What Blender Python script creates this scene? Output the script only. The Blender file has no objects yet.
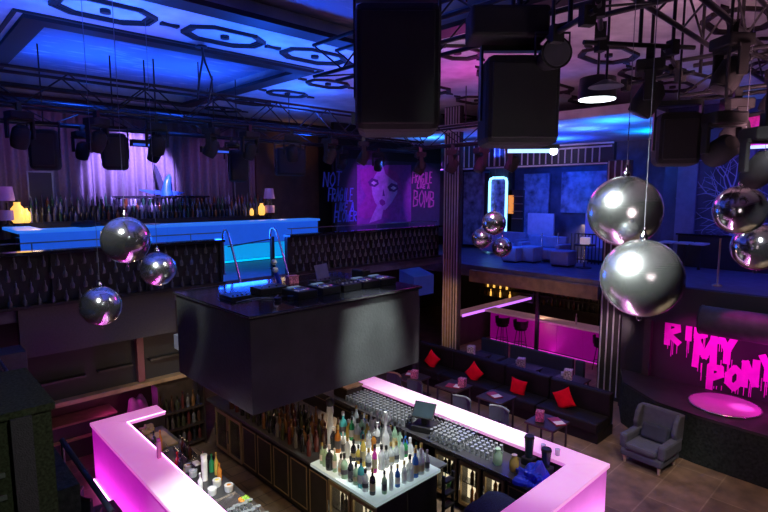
import bpy, bmesh, math, random
from mathutils import Vector, Matrix
random.seed(7)
S = bpy.context.scene
COL = S.collection
PI = math.pi
# ---------------------------------------------------------------- helpers
class MB:
    """collects shapes for one mesh"""
    def __init__(s): s.v = []; s.f = []; s.sm = []
    def add(s, vs, fs, smooth=False):
        n = len(s.v); s.v += [tuple(v) for v in vs]
        for f in fs: s.f.append([i + n for i in f]); s.sm.append(smooth)
        return s
    def box(s, x0, x1, y0, y1, z0, z1, rot=0, about=None):
        vs = [(x, y, z) for x in (x0, x1) for y in (y0, y1) for z in (z0, z1)]
        if rot:
            a = about or ((x0+x1)/2, (y0+y1)/2); c, q = math.cos(rot), math.sin(rot)
            vs = [(a[0]+(x-a[0])*c-(y-a[1])*q, a[1]+(x-a[0])*q+(y-a[1])*c, z) for x, y, z in vs]
        return s.add(vs, [(0,1,3,2),(4,6,7,5),(0,4,5,1),(2,3,7,6),(0,2,6,4),(1,5,7,3)])
    def cb(s, cx, cy, cz, sx, sy, sz, rot=0):
        return s.box(cx-sx/2, cx+sx/2, cy-sy/2, cy+sy/2, cz-sz/2, cz+sz/2, rot)
    def obox(s, M, sx, sy, sz):
        vs = [M @ Vector((x*sx/2, y*sy/2, z*sz/2)) for x in (-1,1) for y in (-1,1) for z in (-1,1)]
        return s.add(vs, [(0,1,3,2),(4,6,7,5),(0,4,5,1),(2,3,7,6),(0,2,6,4),(1,5,7,3)])
    def tube(s, pts, r, n=8, closed=False, caps=True):
        pts = [Vector(p) for p in pts]; R = r if isinstance(r, (list, tuple)) else [r]*len(pts)
        rings = []; up = None
        for i, p in enumerate(pts):
            if closed: d = pts[(i+1) % len(pts)] - pts[i-1]
            else: d = (pts[min(i+1, len(pts)-1)] - pts[max(i-1, 0)])
            d.normalize()
            if up is None: up = d.orthogonal()
            up = (up - d*up.dot(d)); up.normalize(); w = d.cross(up)
            rings.append([p + (up*math.cos(2*PI*k/n) + w*math.sin(2*PI*k/n))*R[i] for k in range(n)])
        vs = [v for g in rings for v in g]; fs = []
        m = len(pts)
        for i in range(m if closed else m-1):
            j = (i+1) % m
            for k in range(n): fs.append((i*n+k, i*n+(k+1) % n, j*n+(k+1) % n, j*n+k))
        s.add(vs, fs, True)
        if caps and not closed: s.add(rings[0], [tuple(range(n))[::-1]]); s.add(rings[-1], [tuple(range(n))])
        return s
    def lathe(s, prof, n=12, c=(0,0,0), smooth=True):
        vs = []; fs = []
        for r, z in prof:
            for k in range(n): vs.append((c[0]+r*math.cos(2*PI*k/n), c[1]+r*math.sin(2*PI*k/n), c[2]+z))
        for i in range(len(prof)-1):
            for k in range(n): fs.append((i*n+k, i*n+(k+1) % n, (i+1)*n+(k+1) % n, (i+1)*n+k))
        s.add(vs, fs, smooth)
        s.add([vs[k] for k in range(n)], [tuple(range(n))[::-1]]); s.add([vs[(len(prof)-1)*n+k] for k in range(n)], [tuple(range(n))])
        return s
    def prism(s, poly, f0, f1):
        """poly: 2D points; f0/f1 map a 2D point to the two 3D caps"""
        n = len(poly); a = [f0(*p) for p in poly]; b = [f1(*p) for p in poly]
        return s.add(a + b, [tuple(range(n))[::-1], tuple(range(n, 2*n))] + [(i, (i+1) % n, n+(i+1) % n, n+i) for i in range(n)])
    def sphere(s, c, r, nu=24, nv=12, sc=(1,1,1)):
        vs = [(c[0], c[1], c[2]-r*sc[2])]; fs = []
        for i in range(1, nv):
            t = PI*i/nv
            for k in range(nu): vs.append((c[0]+r*sc[0]*math.sin(t)*math.cos(2*PI*k/nu), c[1]+r*sc[1]*math.sin(t)*math.sin(2*PI*k/nu), c[2]-r*sc[2]*math.cos(t)))
        vs.append((c[0], c[1], c[2]+r*sc[2])); L = len(vs)-1
        for k in range(nu):
            fs.append((0, 1+(k+1) % nu, 1+k)); fs.append((L, L-nu+k, L-nu+(k+1) % nu))
            for i in range(nv-2): fs.append((1+i*nu+k, 1+i*nu+(k+1) % nu, 1+(i+1)*nu+(k+1) % nu, 1+(i+1)*nu+k))
        return s.add(vs, fs, True)
    def strokes(s, lines, w, f, t=0.006):
        """flat brush strokes: polylines in 2D, width w, f(u,v,d) -> 3D"""
        kk = 0
        for ln in lines:
            for (a, b) in zip(ln, ln[1:]):
                d = Vector((b[0]-a[0], b[1]-a[1])); L = d.length or 1; d /= L; q = Vector((-d.y, d.x))*w/2; e = d*w*.35
                c = [(a[0]-e.x+q.x, a[1]-e.y+q.y), (a[0]-e.x-q.x, a[1]-e.y-q.y), (b[0]+e.x-q.x, b[1]+e.y-q.y), (b[0]+e.x+q.x, b[1]+e.y+q.y)]
                kk += 1; tt = t*(1+.22*kk)+random.random()*t*.12; s.prism(c, lambda u, v: f(u, v, t*.05*kk), lambda u, v: f(u, v, tt))
        return s
def obj(name, mb, mat, parent=None, bevel=0, seg=2):
    me = bpy.data.meshes.new(name); me.from_pydata(mb.v, [], mb.f); me.materials.append(mat)
    me.polygons.foreach_set('use_smooth', mb.sm)
    bm = bmesh.new(); bm.from_mesh(me); bmesh.ops.recalc_face_normals(bm, faces=bm.faces); bm.to_mesh(me); bm.free()
    me.update()
    o = bpy.data.objects.new(name, me); COL.objects.link(o)
    if parent: o.parent = parent
    if bevel:
        b = o.modifiers.new('bevel', 'BEVEL'); b.width = bevel; b.segments = seg; b.limit_method = 'ANGLE'
    return o
def tag(o, label, cat, group=None):
    o['label'] = label; o['category'] = cat
    if group: o['group'] = group
    return o
def thing(name, label, cat, loc=(0,0,0), rz=0, group=None):
    o = bpy.data.objects.new(name, None); o.empty_display_size = .1; COL.objects.link(o); o.location = loc; o.rotation_euler = (0,0,rz)
    return tag(o, label, cat, group)
def single(name, mb, mat, label, cat, group=None, loc=(0,0,0), rz=0, bevel=0):
    o = obj(name, mb, mat, None, bevel); o.location = loc; o.rotation_euler = (0,0,rz)
    return tag(o, label, cat, group)
def struct(name, mb, mat, parent=None, bevel=0):
    o = obj(name, mb, mat, parent, bevel)
    if not parent: o['kind'] = 'structure'
    return o
def dup(root, loc, rz=0, label=None, group=None, scale=None):
    r = root.copy(); COL.objects.link(r); r.location = loc; r.rotation_euler = (0,0,rz)
    if label: r['label'] = label
    if group: r['group'] = group
    if scale: r.scale = scale
    for ch in list(root.children):
        c = ch.copy(); COL.objects.link(c); c.parent = r
        for g in list(ch.children):
            d = g.copy(); COL.objects.link(d); d.parent = c
    return r
ORD = ['first','second','third','fourth','fifth','sixth','seventh','eighth','ninth','tenth','eleventh','twelfth','thirteenth','fourteenth','fifteenth','sixteenth']
# ---------------------------------------------------------------- camera and measuring
F, CX, CY, ZC = 527., 384, 256, 5.1
PIT = math.atan(63/F); AZ = math.radians(46.4)
fw = Vector((math.cos(AZ)*math.cos(PIT), math.sin(AZ)*math.cos(PIT), -math.sin(PIT)))
rt = Vector((math.sin(AZ), -math.cos(AZ), 0)); upv = rt.cross(fw)
CAM = Vector((0,0,ZC))
def P(px, py, x=None, y=None, z=None, d=None):
    r = fw + rt*(px-CX)/F - upv*(py-CY)/F
    if z is not None: t = (z-ZC)/r.z
    elif x is not None: t = x/r.x
    elif y is not None: t = y/r.y
    else: t = d
    return CAM + r*t
cd = bpy.data.cameras.new('camera'); cam = bpy.data.objects.new('camera', cd); COL.objects.link(cam); S.camera = cam
cd.sensor_width = 36; cd.lens = F/768*36; cd.clip_start = .05; cd.clip_end = 200
cam.matrix_world = Matrix(((rt.x, upv.x, -fw.x, 0), (rt.y, upv.y, -fw.y, 0), (rt.z, upv.z, -fw.z, ZC), (0,0,0,1)))
# ---------------------------------------------------------------- materials
def mat(name, col, rough=.5, metal=0., em=None, es=0., noise=.12, nscale=6., bump=0., bscale=40., trans=0., spec=.5, coat=0.):
    m = bpy.data.materials.new(name); m.use_nodes = True; nt = m.node_tree; N = nt.nodes; L = nt.links
    b = N['Principled BSDF']; b.inputs['Roughness'].default_value = rough; b.inputs['Metallic'].default_value = metal
    b.inputs['Specular IOR Level'].default_value = spec; b.inputs['Coat Weight'].default_value = coat
    b.inputs['Base Color'].default_value = (*col, 1)
    tc = N.new('ShaderNodeTexCoord')
    if noise:
        n = N.new('ShaderNodeTexNoise'); n.inputs['Scale'].default_value = nscale; n.inputs['Detail'].default_value = 4
        L.new(tc.outputs['Object'], n.inputs['Vector'])
        r = N.new('ShaderNodeValToRGB'); r.color_ramp.elements[0].position = .3; r.color_ramp.elements[1].position = .7
        r.color_ramp.elements[0].color = (*[c*(1-noise) for c in col], 1); r.color_ramp.elements[1].color = (*[min(1, c*(1+noise)) for c in col], 1)
        L.new(n.outputs['Fac'], r.inputs['Fac']); L.new(r.outputs['Color'], b.inputs['Base Color'])
    if bump:
        n2 = N.new('ShaderNodeTexNoise'); n2.inputs['Scale'].default_value = bscale; L.new(tc.outputs['Object'], n2.inputs['Vector'])
        bp = N.new('ShaderNodeBump'); bp.inputs['Strength'].default_value = bump; bp.inputs['Distance'].default_value = .02
        L.new(n2.outputs['Fac'], bp.inputs['Height']); L.new(bp.outputs['Normal'], b.inputs['Normal'])
    if em: b.inputs['Emission Color'].default_value = (*em, 1); b.inputs['Emission Strength'].default_value = es
    b.inputs['Transmission Weight'].default_value = trans
    return m
def glass(name, col, clear=.6, rough=.05, em=None):
    """thin glass: part transparent, part coloured, with a sheen"""
    m = bpy.data.materials.new(name); m.use_nodes = True; nt = m.node_tree; N = nt.nodes; L = nt.links; N.clear()
    out = N.new('ShaderNodeOutputMaterial'); tr = N.new('ShaderNodeBsdfTransparent'); pb = N.new('ShaderNodeBsdfPrincipled'); mx = N.new('ShaderNodeMixShader')
    tr.inputs['Color'].default_value = (*[min(1, .35+.65*c) for c in col], 1)
    pb.inputs['Base Color'].default_value = (*col, 1); pb.inputs['Roughness'].default_value = rough; pb.inputs['Specular IOR Level'].default_value = .8
    lw = N.new('ShaderNodeLayerWeight'); lw.inputs['Blend'].default_value = .35
    mr = N.new('ShaderNodeMapRange'); mr.inputs['To Min'].default_value = 1-clear; mr.inputs['To Max'].default_value = 1
    tc = N.new('ShaderNodeTexCoord'); nz = N.new('ShaderNodeTexNoise'); nz.inputs['Scale'].default_value = 30; bp = N.new('ShaderNodeBump'); bp.inputs['Strength'].default_value = .05
    L.new(tc.outputs['Object'], nz.inputs['Vector']); L.new(nz.outputs['Fac'], bp.inputs['Height']); L.new(bp.outputs['Normal'], pb.inputs['Normal'])
    L.new(lw.outputs['Facing'], mr.inputs['Value']); L.new(mr.outputs['Result'], mx.inputs['Fac'])
    L.new(tr.outputs[0], mx.inputs[1]); L.new(pb.outputs[0], mx.inputs[2]); L.new(mx.outputs[0], out.inputs['Surface'])
    return m
def tilemat(name, c1, c2, cm, scale, bw, bh, mortar, rough, axes='XY', off=.5):
    m = mat(name, c1, rough, noise=0); nt = m.node_tree; N = nt.nodes; L = nt.links; b = N['Principled BSDF']
    tc = [n for n in N if n.type == 'TEX_COORD'][0]
    br = N.new('ShaderNodeTexBrick'); br.offset = off; br.inputs['Color1'].default_value = (*c1, 1); br.inputs['Color2'].default_value = (*c2, 1); br.inputs['Mortar'].default_value = (*cm, 1)
    br.inputs['Scale'].default_value = scale; br.inputs['Mortar Size'].default_value = mortar; br.inputs['Brick Width'].default_value = bw; br.inputs['Row Height'].default_value = bh
    sp = N.new('ShaderNodeSeparateXYZ'); cb = N.new('ShaderNodeCombineXYZ'); L.new(tc.outputs['Object'], sp.inputs[0])
    L.new(sp.outputs[axes[0]], cb.inputs['X']); L.new(sp.outputs[axes[1]], cb.inputs['Y']); L.new(cb.outputs[0], br.inputs['Vector'])
    nz = N.new('ShaderNodeTexNoise'); nz.inputs['Scale'].default_value = 3.; nz.inputs['Detail'].default_value = 8; L.new(tc.outputs['Object'], nz.inputs['Vector'])
    mp = N.new('ShaderNodeMapRange'); mp.inputs['From Min'].default_value = .3; mp.inputs['From Max'].default_value = .7; mp.inputs['To Min'].default_value = .55; mp.inputs['To Max'].default_value = 1.35
    L.new(nz.outputs['Fac'], mp.inputs['Value'])
    mu = N.new('ShaderNodeMix'); mu.data_type = 'RGBA'; mu.blend_type = 'MULTIPLY'; mu.inputs['Factor'].default_value = 1
    L.new(br.outputs['Color'], mu.inputs['A']); L.new(mp.outputs['Result'], mu.inputs['B']); L.new(mu.outputs['Result'], b.inputs['Base Color'])
    return m
def emis(name, col, s): return mat(name, tuple(min(.8, c) for c in col), .4, em=col, es=s, noise=.03)
M = {}
M['floor'] = tilemat('floor_tiles', (.15,.095,.06), (.19,.12,.08), (.26,.18,.12), 1, 1.5, .75, .012, .45)
M['barfloor'] = tilemat('bar_floor', (.12,.085,.05), (.15,.10,.06), (.05,.035,.02), 1, 1.2, .3, .01, .5)
M['black'] = mat('black_paint', (.012,.012,.013), .55)
M['blackgloss'] = mat('black_gloss', (.015,.016,.02), .12, coat=.5)
M['blackmetal'] = mat('black_metal', (.02,.02,.022), .4, .3, nscale=20)
M['speaker'] = mat('speaker_black', (.014,.013,.013), .75, bump=.3, bscale=200)
M['grille'] = mat('speaker_grille', (.022,.020,.019), .6, bump=.6, bscale=300)
M['charcoal'] = mat('charcoal_panel', (.05,.052,.052), .5, bump=.25, bscale=25, nscale=3, noise=.2)
M['greypanel'] = mat('grey_panel', (.055,.052,.052), .8, bump=.4, bscale=120, nscale=30)
M['ceil'] = mat('painted_plaster', (.55,.54,.52), .8, noise=.22, nscale=2.2, bump=.1, bscale=12)
M['sky'] = None
M['bronze'] = mat('bronze_moulding', (.016,.013,.010), .6, .0, nscale=8)
M['wallblack'] = mat('black_wall', (.018,.016,.018), .7, nscale=2)
M['wallwood'] = mat('brown_wall', (.08,.05,.03), .6, nscale=3, noise=.25)
M['curtain'] = mat('grey_drape', (.17,.15,.17), .85, nscale=14, bump=.2)
M['purplefloor'] = mat('gallery_floor', (.09,.08,.13), .4, noise=.3, nscale=4)
M['trim'] = mat('pale_metal_trim', (.5,.46,.48), .4, .1)
M['woodlit'] = mat('warm_wood', (.26,.17,.085), .5, noise=.3, nscale=5)
M['steel'] = mat('steel', (.45,.46,.48), .25, .9, nscale=20)
M['chrome'] = mat('chrome', (.75,.76,.8), .12, 1., noise=.03)
M['bartop'] = mat('backlit_bar_top', (.82,.76,.80), .3, em=(1,.22,.80), es=.50, noise=.04)
M['barfront'] = mat('backlit_bar_front', (.62,.30,.58), .35, em=(.60,.0,.58), es=.34, noise=.04)
M['ledpink'] = emis('pink_led', (1,.35,.95), 5.)
M['galtop'] = mat('blue_bar_top', (.2,.3,.5), .3, em=(.02,.2,1), es=.7, noise=.04)
M['galfront'] = mat('blue_bar_front', (.08,.16,.4), .4, em=(.006,.11,.85), es=.62, noise=.05)
M['ledcyan'] = emis('cyan_led', (.0,.55,1), 1.2)
M['galcyan'] = mat('cyan_bar_front', (.05,.25,.35), .35, em=(.0,.36,.9), es=.8, noise=.05)
M['loungebar'] = mat('magenta_bar_front', (.2,.01,.17), .4, em=(.30,.0,.22), es=.42, noise=.08)
M['loungetop'] = mat('pale_bar_top', (.6,.5,.5), .3, em=(1,.4,.6), es=.10)
M['violet'] = emis('violet_led', (.55,.16,1), 1.5)
M['iceled'] = emis('ice_blue_led', (.22,.62,1), 3.0)
M['workt'] = mat('dark_worktop', (.06,.062,.065), .3, .3, nscale=12)
M['islandtop'] = mat('lit_glass_top', (.6,.7,.7), .2, em=(.75,1,.95), es=.32, noise=.05)
M['tier'] = mat('lit_bottle_step', (.8,.78,.7), .4, em=(1,.95,.82), es=.85, noise=.05)
M['cabinet'] = mat('dark_cabinet', (.03,.026,.022), .45, nscale=4, noise=.3)
M['brassframe'] = mat('brass_frame', (.40,.30,.16), .4, .6)
M['fridgein'] = mat('fridge_glow_back', (.8,.75,.6), .5, em=(1,.84,.52), es=2.0, noise=.1)  # back panel glows in place of a lamp inside the fridge
M['fridgedim'] = mat('fridge_dim_glow_back', (.6,.5,.3), .5, em=(.9,.62,.16), es=.42, noise=.1)  # weaker glow standing in for the lamp of the dim fridges
M['pane'] = glass('door_glass', (.06,.06,.06), .96); M['pane'].node_tree.nodes['Transparent BSDF'].inputs['Color'].default_value = (.9,.9,.9,1)
M['clear'] = glass('clear_glass', (.80,.84,.84), .62)
M['tumbler'] = glass('glass_tumbler', (.42,.46,.48), .86)
BC = {'clear':(.80,.86,.86), 'green':(.05,.42,.14), 'amber':(.55,.20,.03), 'yellow':(.75,.55,.10), 'blue':(.04,.18,.62), 'dark':(.03,.035,.05), 'teal':(.10,.55,.55), 'pink':(.75,.06,.40), 'red':(.5,.03,.03), 'white':(.85,.85,.82), 'pale green':(.45,.70,.48)}
BM = {k: glass('bottle_'+k.replace(' ','_'), c, .35 if k in ('clear','pale green') else .12, .08) for k, c in BC.items()}
M['cap_dark'] = mat('dark_cap', (.03,.03,.03), .4); M['cap_light'] = mat('pale_cap', (.7,.7,.68), .4); M['cap_gold'] = mat('gold_cap', (.6,.42,.12), .35, .7)
M['lab_white'] = mat('paper_label', (.75,.74,.68), .6); M['lab_col'] = mat('cream_label', (.6,.5,.28), .6); M['lab_dark'] = mat('dark_label', (.10,.10,.12), .6)
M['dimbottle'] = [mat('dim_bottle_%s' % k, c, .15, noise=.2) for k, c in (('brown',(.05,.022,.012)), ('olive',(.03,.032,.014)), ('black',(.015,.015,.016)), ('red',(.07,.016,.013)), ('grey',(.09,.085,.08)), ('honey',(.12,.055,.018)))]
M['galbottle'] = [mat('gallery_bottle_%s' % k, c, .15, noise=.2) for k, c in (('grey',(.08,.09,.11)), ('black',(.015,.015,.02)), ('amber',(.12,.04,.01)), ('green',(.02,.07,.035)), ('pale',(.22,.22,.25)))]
M['parbottle'] = mat('smoky_bottle', (.075,.078,.088), .3, noise=.3, spec=.6)
M['red'] = mat('red_fabric', (.80,.003,.02), .9, spec=.08, bump=.2, bscale=120)
M['sofa'] = mat('black_leatherette', (.008,.006,.006), .6, spec=.25, bump=.15, bscale=30)
M['chair_pale'] = mat('pale_grey_plastic', (.10,.12,.12), .5)
M['grey_fabric'] = mat('blue_grey_fabric', (.07,.074,.10), .85, bump=.3, bscale=150, nscale=10)
M['dark_fabric'] = mat('dark_navy_fabric', (.022,.026,.045), .9, bump=.3, bscale=150)
M['leg'] = mat('pale_wood', (.50,.36,.24), .5)
M['stage'] = mat('dark_stage', (.026,.032,.028), .9, spec=.1, noise=.4, nscale=20, bump=.3, bscale=60)
M['stagetop'] = mat('stage_top', (.02,.018,.018), .5, noise=.4, nscale=6)
M['disc'] = mat('magenta_lit_disc', (.45,.12,.40), .35, noise=.05)  # some of the magenta stage light is mixed into the base colour
M['magpaint'] = mat('magenta_paint', (.88,.01,.72), .6, noise=.1, em=(1,.0,.50), es=.0)
M['mirror'] = mat('mirror_tiles', (.80,.83,.81), .22, .985, noise=.04, nscale=80)
M['mirror_small'] = mat('small_mirror_tiles', (.78,.79,.80), .13, .97, noise=.04, nscale=80)
M['darkwood'] = mat('dark_wood', (.026,.016,.011), .5, noise=.35, nscale=8)
M['paper'] = mat('paper', (.8,.8,.78), .6); M['denim'] = mat('denim_cloth', (.018,.030,.075), .9, noise=.6, nscale=60, bump=.5, bscale=90)
M['bluebag'] = mat('blue_plastic', (.02,.05,.62), .3, bump=.4, bscale=18)
M['screen'] = mat('dark_screen', (.03,.05,.06), .12)
M['shade'] = mat('lilac_shade', (.42,.26,.44), .8, em=(.6,.2,.6), es=.06)
M['jar'] = mat('glowing_jar', (.8,.5,.1), .3, em=(1,.50,.09), es=1.3, noise=.5, nscale=40)
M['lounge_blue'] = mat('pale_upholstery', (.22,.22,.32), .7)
M['lounge_wall'] = mat('lounge_wall', (.05,.06,.10), .5, noise=.5, nscale=2.5)
M['amberglow'] = emis('amber_niche', (1,.33,.05), .8)
M['rail'] = mat('grey_rail', (.20,.20,.23), .35, .7)
M['pink_card'] = mat('pink_printed_card', (.55,.16,.24), .6, noise=.8, nscale=35)
M['skullcard'] = mat('patterned_card', (.50,.36,.38), .6, noise=.85, nscale=30)
M['lampglow'] = emis('warm_white_lamp', (.85,1,1), 5.)
def skymat():
    m = mat('painted_sky', (.25,.3,.4), .8, noise=0); nt = m.node_tree; N = nt.nodes; L = nt.links
    tc = [n for n in N if n.type == 'TEX_COORD'][0]; mp = N.new('ShaderNodeMapping'); mp.inputs['Scale'].default_value = (1.2,4.,1)
    nz = N.new('ShaderNodeTexNoise'); nz.inputs['Scale'].default_value = 1.6; nz.inputs['Detail'].default_value = 6
    r = N.new('ShaderNodeValToRGB'); r.color_ramp.elements[0].position = .55; r.color_ramp.elements[0].color = (.20,.26,.36,1); r.color_ramp.elements[1].position = .78; r.color_ramp.elements[1].color = (.62,.60,.62,1)
    L.new(tc.outputs['Object'], mp.inputs['Vector']); L.new(mp.outputs[0], nz.inputs['Vector']); L.new(nz.outputs['Fac'], r.inputs['Fac']); L.new(r.outputs['Color'], N['Principled BSDF'].inputs['Base Color'])
    return m
M['sky'] = skymat()
def mirror_bump():
  for m in (M['mirror'], M['mirror_small']):
    nt = m.node_tree; N = nt.nodes; L = nt.links; tc = [n for n in N if n.type == 'TEX_COORD'][0]
    w = N.new('ShaderNodeTexWave'); w.bands_direction = 'Z'; w.inputs['Scale'].default_value = 28; w.inputs['Distortion'].default_value = .4; L.new(tc.outputs['Object'], w.inputs['Vector'])
    bp = N.new('ShaderNodeBump'); bp.inputs['Strength'].default_value = .04; bp.inputs['Distance'].default_value = .01
    L.new(w.outputs['Fac'], bp.inputs['Height']); L.new(bp.outputs['Normal'], N['Principled BSDF'].inputs['Normal'])
mirror_bump()
# ---------------------------------------------------------------- lights
def spot(name, loc, tgt, col, power, deg=40, blend=.4, r=.08):
    l = bpy.data.lights.new(name, 'SPOT'); l.color = col; l.energy = power; l.spot_size = math.radians(deg); l.spot_blend = blend; l.shadow_soft_size = r
    o = bpy.data.objects.new(name, l); COL.objects.link(o); o.location = loc; o.rotation_euler = (Vector(tgt)-Vector(loc)).to_track_quat('-Z','Y').to_euler(); return o
def area(name, loc, tgt, col, power, sx, sy=None, spread=180):
    l = bpy.data.lights.new(name, 'AREA'); l.color = col; l.energy = power; l.size = sx; l.spread = math.radians(spread)
    if sy: l.shape = 'RECTANGLE'; l.size_y = sy
    o = bpy.data.objects.new(name, l); COL.objects.link(o); o.location = loc; o.rotation_euler = (Vector(tgt)-Vector(loc)).to_track_quat('-Z','Y').to_euler(); return o
def point(name, loc, col, power, r=.1):
    l = bpy.data.lights.new(name, 'POINT'); l.color = col; l.energy = power; l.shadow_soft_size = r
    o = bpy.data.objects.new(name, l); COL.objects.link(o); o.location = loc; return o
# ================================================================ THE SETTING
struct('floor', MB().box(-2.5,19,-3,16,-.1,0), M['floor'])
struct('wall_back', MB().box(-2.5,19,15.6,15.8,0,7.9), M['wallblack'])
struct('wall_far', MB().box(18,18.2,-3,15.6,0,7.9), M['wallblack'])
struct('wall_left', MB().box(-2.7,-2.5,-3,15.8,0,7.9), M['wallblack'])
struct('wall_near', MB().box(-2.7,19,-3.2,-3,0,7.9), M['wallblack'])
# ceiling: plaster with two sunk sky panels
ce = MB(); Z = 7.5
for x0, x1, y0, y1 in ((-2.5,1.75,2.0,15.6),(6.25,18,-3,15.6),(1.75,6.25,6.75,8.85),(1.75,6.25,14.4,15.6),(-2.5,6.25,-3,2.0)):
    ce.box(x0,x1,y0,y1,Z,Z+.4)
ceil = struct('ceiling', ce, M['ceil'])
struct('ceiling_sky_panel', MB().box(1.75,6.25,8.85,14.4,Z+.22,Z+.38), M['sky'], ceil)
struct('ceiling_sky_panel', MB().box(1.75,6.25,2.0,6.75,Z+.22,Z+.38), M['sky'], ceil)
def frame(x0,x1,y0,y1,w,z0,z1):
    return MB().box(x0-w/2,x0+w/2,y0-w/2,y1+w/2,z0,z1).box(x1-w/2,x1+w/2,y0-w/2,y1+w/2,z0,z1).box(x0+w/2,x1-w/2,y0-w/2,y0+w/2,z0,z1).box(x0+w/2,x1-w/2,y1-w/2,y1+w/2,z0,z1)
for x0,x1,y0,y1 in ((1.75,6.25,8.85,14.4),(1.75,6.25,2.0,6.75)):
    struct('ceiling_moulding', frame(x0,x1,y0,y1,.30,Z-.06,Z+.01), M['bronze'], ceil)
    struct('ceiling_moulding', frame(x0-.26,x1+.26,y0-.26,y1+.26,.05,Z-.03,Z+.01), M['bronze'], ceil)
def octo(cx, cy, a, b, rz=0):
    mb = MB()
    def ring(s, w, z0, z1):
        A, B, k = a*s, b*s, .55
        out = [(A,-B*.45),(A,B*.45),(A*k,B),(-A*k,B),(-A,B*.45),(-A,-B*.45),(-A*k,-B),(A*k,-B)]
        inn = [(x*(1-w/A), y*(1-w/B)) for x, y in out]
        for i in range(8):
            j = (i+1) % 8
            mb.prism([out[i],out[j],inn[j],inn[i]], lambda u,v: (u,v,z0), lambda u,v: (u,v,z1))
    ring(1,.045,-.05,.01); ring(.91,.03,-.04,.01); ring(.84,.02,-.03,.01)
    for sx in (-1,1): mb.prism([(sx*(a+.10),-.05),(sx*(a+.30),0),(sx*(a+.10),.05)], lambda u,v: (u,v,-.04), lambda u,v: (u,v,.01))
    mb.lathe([(.07,-.05),(.07,.01)], 8)
    o = struct('ceiling_ornament', mb, M['bronze'], ceil); o.location = (cx, cy, Z); o.rotation_euler.z = rz
for x in (.7,2.36,4.05,5.75): octo(x, 7.8, .62, .38)
for y in (5.9,7.9,9.5,11.1,12.8,14.4): octo(7.35, y, .5, .34, 0)
for x, y in ((8.9,2.15),(10.7,2.3),(12.5,2.4),(9.4,4.2),(11.3,4.3),(13.2,4.4),(9.3,6.3),(9.4,8.4),(11.4,6.4),(11.4,8.5),(11.4,10.6),(13.5,6.5),(13.5,8.6),(13.5,10.7),(15.4,8),(15.4,10.2)): octo(x, y, .62, .4)
# left landing and gallery (slab_left), lounge slab, right gallery slab
struct('trim_1', MB().box(-2.5,12.2,9.99,15.6,3.05,3.3), M['purplefloor'])        # gallery floor behind the parapet
struct('trim_2', MB().box(-2.5,.92,4.3,9.8,2.62,2.92), M['stage'])                # landing on the left
struct('trim_3', MB().box(13.3,18,5.9,15.0,2.5,2.85), M['purplefloor'])           # lounge floor
struct('trim_4', MB().box(12.35,18,-3,4.95,2.98,3.1), M['purplefloor'])            # right gallery floor
struct('trim_5', MB().box(12.2,12.4,-3,4.95,2.30,3.1), M['wallblack'])             # its front edge
struct('trim_6', MB().box(13.15,13.29,5.86,9.95,2.36,2.72), M['woodlit'])          # fascia under the lounge
struct('wall_stage', MB().box(12.5,12.65,-3,4.95,0,2.98), M['wallblack'])
struct('ceiling_low', MB().box(11.6,17.9,4.6,12.9,6.78,6.98), M['ceil'])
struct('wall_mural', MB().box(11.4,17.7,14.45,14.6,3.3,7.5), M['wallblack'])
struct('wall_gallery_fascia', MB().box(1.44,3.92,9.90,10.02,2.46,3.27), M['greypanel'])
struct('wall_under_gallery', MB().box(-1,4.35,10.3,10.42,1.52,3.04), M['wallblack'])
struct('trim_7', MB().box(1.0,4.35,10.12,10.5,1.44,1.52), M['woodlit'])             # wooden lip of the alcove
struct('wall_alcove', MB().box(-1,6.8,11.8,11.95,0,3.04), M['wallwood'])
struct('trim_8', MB().box(3.28,3.4,10.18,10.30,1.53,2.46), mat('dull_red_post', (.16,.05,.06), .6))
for k,(x0,x1) in enumerate(((1.7,2.4),(2.6,3.2),(3.5,4.2))): struct('trim_%d' % (9+k), MB().box(x0,x1,10.16,10.30,1.86+.02*k,1.90+.02*k), M['cabinet'])
struct('trim_12', MB().box(.35,1.43,9.35,9.85,2.40,2.72), M['greypanel'], bevel=.01)   # end box of the landing
# foreground stair pier, bottom left
olive = mat('dark_olive_paint', (.05,.058,.03), .95, noise=.5, nscale=60, spec=.05)
pier = struct('wall_pier', MB().box(-1.2,.62,3.45,4.25,.0,3.86), olive)
struct('pier_cap', MB().box(-1.22,.64,3.43,4.27,3.86,3.9), olive, pier)
sl = MB()
for i in range(9): sl.box(-1.1,.38,3.435,3.45,3.55-.13*i-.012,3.55-.13*i+.012)
struct('pier_slats', sl, mat('pier_slat_paint', (.13,.14,.12), .8), pier)
struct('pier_post', MB().box(.42,.52,3.41,3.45,.4,3.86), M['greypanel'], pier)
# ================================================================ PARAPET WITH HANGING BOTTLES
PY = 9.87
def parapet(x0, x1, label):
    t = thing('parapet', label, 'parapet', ((x0+x1)/2, PY, 3.3)); w = x1-x0
    obj('ledge', MB().box(-w/2,w/2,-.10,.16,.83,.88), M['blackgloss'], t)
    obj('back_panel', MB().box(-w/2,w/2,.10,.13,.0,.83), M['black'], t)
    obj('bottom_rail', MB().box(-w/2,w/2,-.05,.09,-.03,.02), M['blackmetal'], t)
    n = max(2, int(w/1.2)+1)
    for i in range(n):
        x = -w/2+.03+(w-.06)*i/(n-1); obj('post', MB().box(x-.025,x+.025,.03,.10,.02,.83), M['blackmetal'], t)
    return t
parapet(-1.0, 4.93, 'dark balustrade of small hanging bottles left of the ladder gap')
parapet(6.46, 11.62, 'dark balustrade of small hanging bottles between ladder gap and column')
pb = MB().lathe([(.012,.165),(.013,.10),(.026,.075),(.032,.05),(.030,.0),(.022,-.01)], 8).tube([(0,0,.165),(0,0,.20)], .004, 4)
proto = None; cnt = 0
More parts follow.
